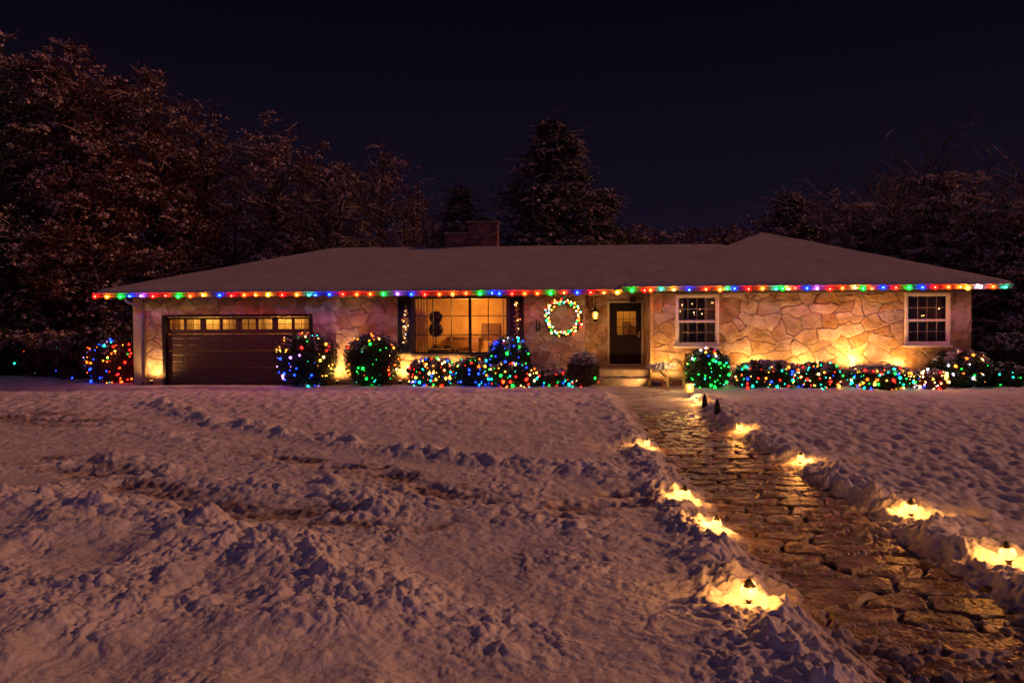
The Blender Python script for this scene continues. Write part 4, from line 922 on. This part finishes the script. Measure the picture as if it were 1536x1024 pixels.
# ------------------------------------------------------------------ ground lamps
def groundz(x, y): return float(snow_h(np.array([[x]]), np.array([[y]]))[0, 0])
plab = ['low path light glowing in the snow right of the path near the dark stakes', 'half buried path light at the left path edge, farthest of the left row', 'half buried path light right of the path, glowing on a snow heap midway', 'tilted lit path light on the left edge above a long glowing snow patch', 'half buried path light at the left edge just below the tilted one', 'nearest lit cone path light on the left edge, in a bright snow hollow', 'lit cone path light with a dark cap on the right snow bank', 'lit cone path light in the snow at the right edge of the picture', 'tiny lit path light at the far end of the path beside the cylinder lantern']
for (px, pyy, kind, sd), (lx, ly), lb in zip(LP, LAMPS, plab):
    gz = groundz(lx, ly); t = empty('path_light', (lx, ly, gz)); tag(t, lb, 'path light', 'lit lamps along the path')
    s = 1. if kind == 'cone' else .75; hz = .0 if kind == 'cone' else -.03
    t.rotation_euler = (random.uniform(-.12, .12), random.uniform(-.15, .15), random.uniform(0, 6))
    b = MB(); b.lathe([(.030 * s, .045 + hz), (.055 * s, .062 + hz), (.067 * s, .090 + hz), (.062 * s, .122 + hz), (.046 * s, .150 + hz)], n=20); b.build('lamp_shade', M['lampglass'], t, smooth=True)
    b = MB(); b.lathe([(.053 * s, .149 + hz), (.050 * s, .156 + hz), (.022 * s, .190 + hz), (.0, .205 + hz)], n=16); b.build('cap', M['metal'], t, smooth=True)
    b = MB(); b.lathe([(.012, -.12), (.016, .01 + hz), (.026 * s, .03 + hz), (.034 * s, .046 + hz)], n=12); b.build('stake', M['metal'], t, smooth=True)
    E = 11 if kind == 'cone' else 11
    for k in range(3):
        a = 2 * math.pi * k / 3; light('POINT', (.10 * math.cos(a), .10 * math.sin(a), .155 + hz), E / 3, (1, .35, .06), t, .03)
# unlit dark stakes
for px, pyy, lb in ((1057, 609, 'short dark unlit path stake, the farther of two'), (1076, 620, 'dark pointed unlit path stake nearer the camera of two')):
    g = G(px, pyy, .08); t = empty('path_stake', (g[0], g[1], groundz(g[0], g[1]))); tag(t, lb, 'stake', 'unlit stakes beside the path')
    b = MB(); b.lathe([(.065, -.05), (.068, .10), (.055, .20), (.03, .29), (.0, .33)], n=10); b.build('hood', M['black'], t, smooth=True)
    b = MB(); b.lathe([(.075, .0), (.072, .03)], n=10); b.build('collar', M['metal'], t)
# cylinder lantern at the end of the path
g = G(1034, 594, .06); t = empty('lantern', (g[0], g[1], .04)); tag(t, 'upright amber cylinder lantern on a stake at the path far end', 'lantern')
b = MB(); b.lathe([(.10, .12), (.12, .16), (.12, .36), (.10, .38)], n=16); b.build('lamp_shade', M['lantern'], t, smooth=True)
b = MB(); b.lathe([(.015, -.1), (.015, .11), (.10, .119)], n=10); b.build('stake', M['metal'], t); b = MB(); b.lathe([(.125, .381), (.12, .40), (.03, .44)], n=16); b.build('cap', M['metal'], t)
light('POINT', (0, -.22, .3), 20, (1, .48, .13), t, .05)
# flood lights at the wall foot
def flood(px, pyy, Y, energy, label, yw, vis=True, z=None, col=(1, .47, .12), spread=165):
    x, zz = XZ(px, pyy, Y); z = zz if z is None else z; t = empty('flood_light', (x, Y, z)); tag(t, label, 'flood light', 'warm flood lights at the foot of the house walls')
    b = MB(); b.lathe([(.035, -.06), (.06, -.02), (.075, .05)], n=14); b.build('housing', M['metal'], t, smooth=True)
    b = MB(); b.lathe([(.066, .046), (.05, .062), (.0, .066)], n=14); b.build('lens', M['lampcore'], t, smooth=True)
    b = MB(); b.tube([(0, 0, -.06), (0, 0, -z - .03)], .012, 6); b.build('stake', M['metal'], t)
    light('SPOT', (0, 0, .09), energy * 6.5, col, t, .04, target=(0, (yw - Y) * .9, 1.6), angle=spread, blend=1.); return t
FL = [(1283, 552, YW - .45, 46, 'bright flood light against the wing wall between two low bushes', YW, .52),
      (1130, 560, YW - .36, 30, 'flood light hidden behind the wide low bush right of the green lit bush', YW, .35),
      (1210, 560, YW - .36, 22, 'flood light behind the low bush left of the bright wall glow', YW, .35),
      (1352, 565, YW - .36, 22, 'flood light behind the wide low bush below the right white window', YW, .35),
      (1432, 565, YW - .32, 8, 'flood light behind the large leafy bush at the right corner', YW, .3),
      (227, 566, YM - .38, 15, 'small flood light at the foot of the garage pier by the downspout', YM, .15),
      (506, 572, YM - .5, 30, 'flood light between the two clipped bushes beside the garage', YM, .15),
      (600, 570, YM - .5, 32, 'flood light between the amber outlined bush and the big window', YM, .15),
      (686, 570, YM - .5, 18, 'flood light behind the bushes under the big window', YM, .25),
      (822, 566, YM - .5, 30, 'flood light behind the scruffy plant below the wreath', YM, .25),
      (1000, 566, YW - .5, 24, 'flood light behind the yard ornament near the front steps', YW, .2)]
for a in FL: flood(a[0], a[1], a[2], a[3], a[4], a[5], z=a[6])
# small glow bulb left lying near bush corner
# purple spot lamp beside the steps, aimed at the door
x, z = XZ(985, 575, 23.9); t = empty('spotlight', (x, 23.9, .16)); tag(t, 'purple cylindrical spotlight lying beside the steps and aimed at the door', 'spotlight')
b = MB(); b.lathe([(.0, .16), (.07, .15), (.085, .10), (.085, -.13), (.07, -.15)], n=16, axis='x'); b.build('housing', M['purple'], t, smooth=True)
b = MB(); b.lathe([(.072, -.149), (.115, -.27), (.10, -.272)], n=16, axis='x'); b.build('reflector', M['brass'], t, smooth=True)
b = MB(); b.tube([(0, 0, -.08), (0, 0, -.2)], .014, 6); b.build('stake', M['metal'], t)
light('SPOT', (-.3, .05, .05), 95, (1, .50, .15), t, .05, target=(-2.0, 2.2, 1.2), angle=105, blend=.8)
# yard ornament
g = G(1010, 584, .05); t = empty('yard_ornament', (g[0], g[1] + .3, .03)); tag(t, 'snow heaped straw coloured animal shaped yard ornament beside the front steps', 'yard ornament')
pts = np.array([(-.38, 0, .62), (-.28, 0, .56), (-.12, 0, .46), (.12, 0, .44), (.38, 0, .42), (.50, 0, .44)])
b = MB(); b.tube(pts, [.07, .11, .14, .17, .15, .06], 14); b.build('body', M['gold'], t, smooth=True)
for sx_, sy_ in ((-.14, -.08), (-.10, .08), (.36, -.08), (.40, .08)):
    b = MB(); b.tube([(sx_, sy_, .42), (sx_ - .01, sy_, .22), (sx_ + .01, sy_, -.05)], [.055, .04, .035], 10); b.build('leg', M['gold'], t, smooth=True)
b = MB(); b.tube([(-.40, 0, .60), (-.50, -.01, .58), (-.60, -.01, .54)], [.085, .08, .045], 12); b.build('head', M['gold'], t, smooth=True)
n = 900; C = rng.normal(size=(n, 3)) * np.array([.16, .09, .05]) + np.array([-.30, -.02, .70]); V, Q = leaves(C, np.array([0, 0, 1.]) + rng.normal(size=(n, 3)) * .6, .045, .7); mesh_np('snow_heap', V, Q, M['snow_fluff'], t)
b = MB(); b.tube([(-.05, .1, .82), (.10, .1, .90), (.24, .1, .84), (.32, .1, .66)], [.03, .07, .08, .03], 10); b.build('wing', M['gold'], t, smooth=True)
light('POINT', (-.1, -.45, .72), 16, (1, .55, .18), t, .05)

# ------------------------------------------------------------------ trees
def inside_pts(n, env):
    out = []
    while len(out) < n:
        q = rng.random((n * 3, 3)) * 2 - 1; m = env(q); out += list(q[m])
    return np.array(out[:n])
def pine_pts(n, px, z_low):
    h = z_low + (1 - z_low) * rng.random(n) ** 1.15; a = rng.random(n) * 2 * np.pi
    prof = np.clip((1 - h) ** .58 * (.72 + .62 * noise(h * 6 + px, np.sin(a) * 1.3 + px * .1)), .05, 1); r = prof * np.sqrt(.06 + .94 * rng.random(n))
    return np.stack([r * np.cos(a), r * np.sin(a), h * 2 - 1], 1)
def tree(label, px, top, Y, wpx, kind='broad', leafm='leaf_brown', nc=240, lpc=46, lsz=.10, snowf=.35, z_low=.05, group='trees beyond the house', cat='tree', base=0., snow_m='snow_dim', name=None, lean=0., flat=.34, skew=0.):
    x, zt = XZ(px, top, Y); dpt = Y; w = wpx / FPX * dpt / 2; H = zt - base
    t = empty(name or ('pine_tree' if kind == 'pine' else 'snowy_tree'), (x, Y, base)); tag(t, label, cat, group)
    if kind == 'pine':
        def env(q):
            h = (q[:, 2] + 1) / 2; r = np.hypot(q[:, 0], q[:, 1]); prof = (1 - h) ** .62 * (.80 + .55 * noise(h * 5 + px, np.arctan2(q[:, 1], q[:, 0]) * 1.2 + px)); return (r < np.clip(prof, .04, 1)) & (h > z_low) & (r > .25 * prof)
    else:
        def env(q):
            h = (q[:, 2] + 1) / 2; r = np.hypot(q[:, 0], q[:, 1]); a = np.arctan2(q[:, 1], q[:, 0])
            prof = np.sqrt(np.clip(1 - ((h - .42) / .58) ** 2, 0, 1)) * (.85 + .38 * noise(h * 4 + px, a * 1.3 + px)); return (r < prof) & (h > z_low) & (r > .35 * prof - .1)
    q = pine_pts(nc, px, z_low) if kind == 'pine' else inside_pts(nc, env); C = np.stack([q[:, 0] * w + lean * (q[:, 2] + 1), q[:, 1] * w, (q[:, 2] + 1) / 2 * H], 1)
    C = np.concatenate([C, [[lean * 2, 0, H * .985]]])
    tr = NP(); k = 9; tz = np.linspace(0, H * .97, k); tp = np.stack([.12 * np.sin(tz * .7 + px) + lean * 2 * tz / H, .1 * np.cos(tz * .9), tz], 1); tp[0, 0] = 0
    V, Q = tube_np(tp, np.linspace(.02 * H, .02, k), 8); tr.add(V, Q)
    sn = NP()
    for c in C:
        r = math.hypot(c[0], c[1]); z0 = max(.08 * H, c[2] - r * (.25 if kind == 'pine' else .75)); a = np.array([np.interp(z0, tz, tp[:, 0]), np.interp(z0, tz, tp[:, 1]), z0])
        s = np.linspace(0, 1, 6)[:, None]; pts = a + (c - a) * s; pts[:, 2] += (-.10 if kind == 'pine' else .16) * r * np.sin(s[:, 0] * np.pi); pts += rng.normal(size=pts.shape) * .05 * s
        V, Q = tube_np(pts, np.linspace(.012 + .008 * r, .012, 6), 4); tr.add(V, Q)
        for _ in range(3):
            e = c + rng.normal(size=3) * np.array([.6, .6, .35]); tw = np.stack([pts[3] * .4 + c * .6, (c + e) / 2 + rng.normal(size=3) * .08, e]); V, Q = tube_np(tw, [.014, .010, .006], 3); tr.add(V, Q)
            if rng.random() < .5: V, Q = tube_np(tw + np.array([0, 0, .018]), [.016, .014, .008], 3); sn.add(V, Q)
        if rng.random() < .6:
            V, Q = tube_np(pts[2:] + np.array([0, 0, .022]), .018, 4); sn.add(V, Q)
    tr.build('trunk', M['bark'], t)
    L = []; Sn = []
    sc = w / 3.2
    for c in C:
        spread = np.array([.62, .62, .62 * flat]) * (.75 + .5 * rng.random()) * max(.42, min(1.2, sc)); m = int(lpc * (.6 + .8 * rng.random()))
        if kind == 'pine': spread = spread * np.clip((1 - c[2] / H) * 3.2, .45, 1)
        m = int(m * 1.7); o = rng.normal(size=(m, 3)) * spread * .62; L.append(c + o)
        ms = int(m * snowf * (.9 + .9 * rng.random() if rng.random() < .48 else .35 * rng.random()))
        if ms:
            ms = int(ms * 2.0); nk = 6; sc_ = rng.normal(size=(nk, 3)) * spread * .62; sc_[:, 2] += .25 * spread[2]; yaw_ = rng.random(nk) * 6.28; w_ = rng.integers(0, nk, ms)
            t1 = rng.normal(size=ms) * .17; o = np.stack([np.cos(yaw_[w_]) * t1, np.sin(yaw_[w_]) * t1, -.3 * np.abs(t1)], 1) + rng.normal(size=(ms, 3)) * np.array([.045, .045, .03]); Sn.append(c + sc_[w_] + o)
    L = np.concatenate(L); V, Q = leaves(L, rng.normal(size=L.shape) + np.array([0, 0, .6]), lsz * .68 * (.5 + .9 * rng.random(len(L))), .38); cr = mesh_np('crown', V, Q, M[leafm], t)
    if Sn: Sn = np.concatenate(Sn); V, Q = leaves(Sn, rng.normal(size=Sn.shape) * .45 + np.array([0, -.25, .8]), lsz * .56 * (.5 + 1.0 * rng.random(len(Sn))), .7); sn.add(V, Q)
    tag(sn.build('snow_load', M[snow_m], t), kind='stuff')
    return t
tree('huge dense snow dusted tree at the left edge of the picture', -20, 55, 31, 300, leafm='leaf_ev', nc=520, lpc=60, lsz=.12, snowf=.36, z_low=.0, flat=.62)
tree('tall dense tree with reddish snow second from the left edge', 105, 68, 32, 230, nc=430, lpc=60, lsz=.12, snowf=.40, leafm='leaf_brown', z_low=.0, flat=.62)
tree('tall russet tree behind the left corner of the house', 222, 106, 34, 190, nc=360, lpc=50, lsz=.11, snowf=.34, z_low=.0, flat=.62)
tree('thin topped russet tree right of the tall russet one', 305, 158, 36, 150, nc=230, lpc=36, lsz=.10, snowf=.30, z_low=.05, flat=.62)
tree('broad snowy twigged tree behind the garage roof', 405, 176, 37, 180, nc=300, lpc=40, lsz=.10, snowf=.38, z_low=.02, flat=.62)
tree('thin dark twiggy tree behind the left end of the ridge', 488, 214, 39, 140, nc=210, lpc=34, lsz=.10, snowf=.24, z_low=.02, flat=.62)
tree('dim round topped tree left of the chimneys', 572, 216, 41, 160, nc=250, lpc=34, lsz=.10, snowf=.20, z_low=.02, flat=.62)
tree('low dim tree just left of the small conifer', 628, 268, 42, 90, nc=120, lpc=30, lsz=.10, snowf=.18, z_low=.02, flat=.62)
tree('small dark conifer with snowy tips behind the low chimney', 690, 282, 34, 220, 'pine', 'leaf_ev', 150, 60, .09, .30, z_low=.5)
tree('big dark pine rising behind the middle of the roof', 828, 187, 35, 350, 'pine', 'leaf_ev', 250, 75, .115, .30, z_low=.40, flat=.40)
tree('spreading dark pine low behind the right of the big pine', 905, 290, 37, 200, 'pine', 'leaf_ev', 150, 60, .10, .22, z_low=.5)
tree('small snowy spruce at the left end of the right hand trees', 1182, 292, 34, 190, 'pine', 'leaf_ev', 150, 50, .09, .45, z_low=.5, snow_m='snow_dim')
tree('snow laden evergreen behind the right slope of the roof', 1292, 306, 32, 170, 'broad', 'leaf_ev', 190, 46, .10, .95, z_low=.05, flat=.2)
tree('snow laden evergreen with bright heaped boughs right of the roof slope', 1418, 262, 32, 190, 'broad', 'leaf_ev', 250, 46, .10, 1.05, z_low=.1, flat=.2)
tree('snow laden evergreen at the right edge of the picture', 1530, 300, 30, 140, 'broad', 'leaf_ev', 200, 46, .10, .95, z_low=.02, flat=.22)
tree('dark evergreen filling the gap right of the house corner', 1545, 395, 34, 170, 'broad', 'leaf_ev', 150, 50, .11, .12, z_low=.0, flat=.3)
for k, (px, tp, Y, w) in enumerate([(955, 338, 60, 230), (1040, 344, 62, 280), (1100, 336, 60, 230), (1152, 328, 58, 190)]):
    tree(['far low tree right of the spreading pine', 'far low wide tree over the middle of the roof', 'far low tree left of the wing roof peak', 'far low tree above the wing roof peak'][k], px, tp, Y, w, 'broad', 'leaf_brown', 260, 34, .16, .22, z_low=.3, group='far low trees on the skyline')
# bare trees
def bare_tree(label, px, top, Y, seed, spread=1., snow=True, up=.55):
    x, zt = XZ(px, top, Y); H = zt; r = np.random.default_rng(seed); t = empty('bare_tree', (x, Y, 0)); tag(t, label, 'tree', 'bare trees right of the house')
    tr = NP(); sn = NP(); cnt = [0]
    def grow(p, d, L, rd, lev):
        k = 7; pts = [p]; dd = d.copy()
        for i in range(k - 1): dd = dd + r.normal(size=3) * .13 + np.array([0, 0, up * .13 if lev < 3 else .02]); dd /= np.linalg.norm(dd); pts.append(pts[-1] + dd * L / (k - 1))
        pts = np.array(pts); V, Q = tube_np(pts, np.linspace(rd, rd * .55, k), 7 if lev == 0 else 4 if lev < 3 else 3); tr.add(V, Q); cnt[0] += 1
        if snow and lev >= 1 and abs(pts[-1][2] - pts[0][2]) < .75 * L and r.random() < (.85 if pts[-1][2] < H * .6 else .40): V, Q = tube_np(pts + np.array([0, -.0, rd * .6 + .004]), np.linspace(rd, rd * .5, k) * .55 + .004, 4); sn.add(V, Q)
        if lev >= 4: return
        n = [8, 6, 5, 5][lev]
        for i in range(n):
            s = .28 + .72 * (i + r.random()) / n; q = pts[min(k - 1, int(s * (k - 1)))]; a = r.random() * 6.283; tilt = r.uniform(.45, 1.05) * spread
            e = np.cross(dd, [math.cos(a), math.sin(a), .2]); e /= np.linalg.norm(e); nd = dd * math.cos(tilt) + e * math.sin(tilt); grow(q, nd / np.linalg.norm(nd), L * r.uniform(.52, .72), max(rd * .5, .008), lev + 1)
    grow(np.array([0., 0, 0]), np.array([0, 0, 1.]), H * .50, .011 * H, 0)
    Vt = np.concatenate(tr.V); sc = H / Vt[:, 2].max(); tr.V = [v * sc for v in tr.V]; sn.V = [v * sc for v in sn.V]
    tr.build('trunk', M['bark'], t); 
    if sn.V: tag(sn.build('snow_line', M['snow_dim'], t), kind='stuff')
bare_tree('tall bare tree with upright branches right of the wing roof', 1400, 150, 38, 11, .95)
bare_tree('bare tree with a fan of fine twigs left of the tallest bare one', 1300, 205, 40, 12, 1.05)
bare_tree('bare tree with snow lined limbs at the right edge', 1522, 165, 33, 13, 1.0)
bare_tree('small bare tree over the snowy spruce', 1225, 265, 42, 14, 1.1)
bare_tree('wide bare tree behind the right evergreens', 1462, 200, 44, 15, 1.0, up=.4)
bare_tree('bare tree poking above the garage roof trees', 470, 225, 36, 16, 1.1)
bare_tree('thin bare tree among the russet trees above the house corner', 345, 165, 38, 27, .9, up=.8)
bare_tree('bare faint tree left of the chimneys', 600, 235, 38, 18, 1.0)

# ------------------------------------------------------------------ sky and light
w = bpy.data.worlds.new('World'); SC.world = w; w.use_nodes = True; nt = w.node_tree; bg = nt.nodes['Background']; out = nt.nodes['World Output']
sky = N(nt, 'ShaderNodeTexSky', sky_type='NISHITA'); sky.sun_disc = False; sky.sun_elevation = rad(-4); sky.sun_rotation = rad(95)
nt.links.new(sky.outputs[0], bg.inputs[0]); bg.inputs[1].default_value = .006
tc = N(nt, 'ShaderNodeTexCoord'); sp = N(nt, 'ShaderNodeSeparateXYZ'); nt.links.new(tc.outputs['Generated'], sp.inputs[0])
# night air: navy overhead, a little paler to the horizon; unseen glow added behind the camera as fill for the snow
cr = N(nt, 'ShaderNodeValToRGB'); e = cr.color_ramp.elements; e[0].position = .0; e[0].color = (.0120, .0060, .0185, 1); e[1].position = .42; e[1].color = (.0011, .0009, .0024, 1)
x = e.new(.13); x.color = (.0058, .0038, .0105, 1)
nt.links.new(sp.outputs['Z'], cr.inputs['Fac'])
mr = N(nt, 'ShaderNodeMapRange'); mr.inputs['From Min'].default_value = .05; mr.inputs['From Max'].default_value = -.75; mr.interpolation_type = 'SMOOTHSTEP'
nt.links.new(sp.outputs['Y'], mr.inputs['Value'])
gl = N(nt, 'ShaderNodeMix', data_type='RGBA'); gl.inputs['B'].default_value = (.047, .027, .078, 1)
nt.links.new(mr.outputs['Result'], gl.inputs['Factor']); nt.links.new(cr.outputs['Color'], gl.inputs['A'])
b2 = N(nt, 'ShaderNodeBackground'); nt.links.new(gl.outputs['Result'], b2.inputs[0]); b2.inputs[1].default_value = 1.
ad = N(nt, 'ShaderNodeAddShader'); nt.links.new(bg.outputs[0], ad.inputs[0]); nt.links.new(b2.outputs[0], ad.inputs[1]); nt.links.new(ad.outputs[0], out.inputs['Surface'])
sd = bpy.data.lights.new('sun', 'SUN'); sd.energy = 1.1; sd.angle = rad(4); sd.color = (1, .38, .19); so = bpy.data.objects.new('sun', sd); COL.objects.link(so)
v = -Vector((.72, .20, .36)); so.rotation_euler = v.to_track_quat('-Z', 'Y').to_euler()

SC.view_settings.view_transform = 'Standard'; SC.view_settings.look = 'None'; SC.view_settings.exposure = .22; SC.view_settings.gamma = 1
SC.cycles.use_light_tree = True; SC.cycles.max_bounces = 5; SC.cycles.diffuse_bounces = 2; SC.cycles.glossy_bounces = 2; SC.cycles.transparent_max_bounces = 12
SC.cycles.sample_clamp_indirect = 2.0; SC.cycles.use_denoising = True; SC.cycles.caustics_reflective = False; SC.cycles.caustics_refractive = False
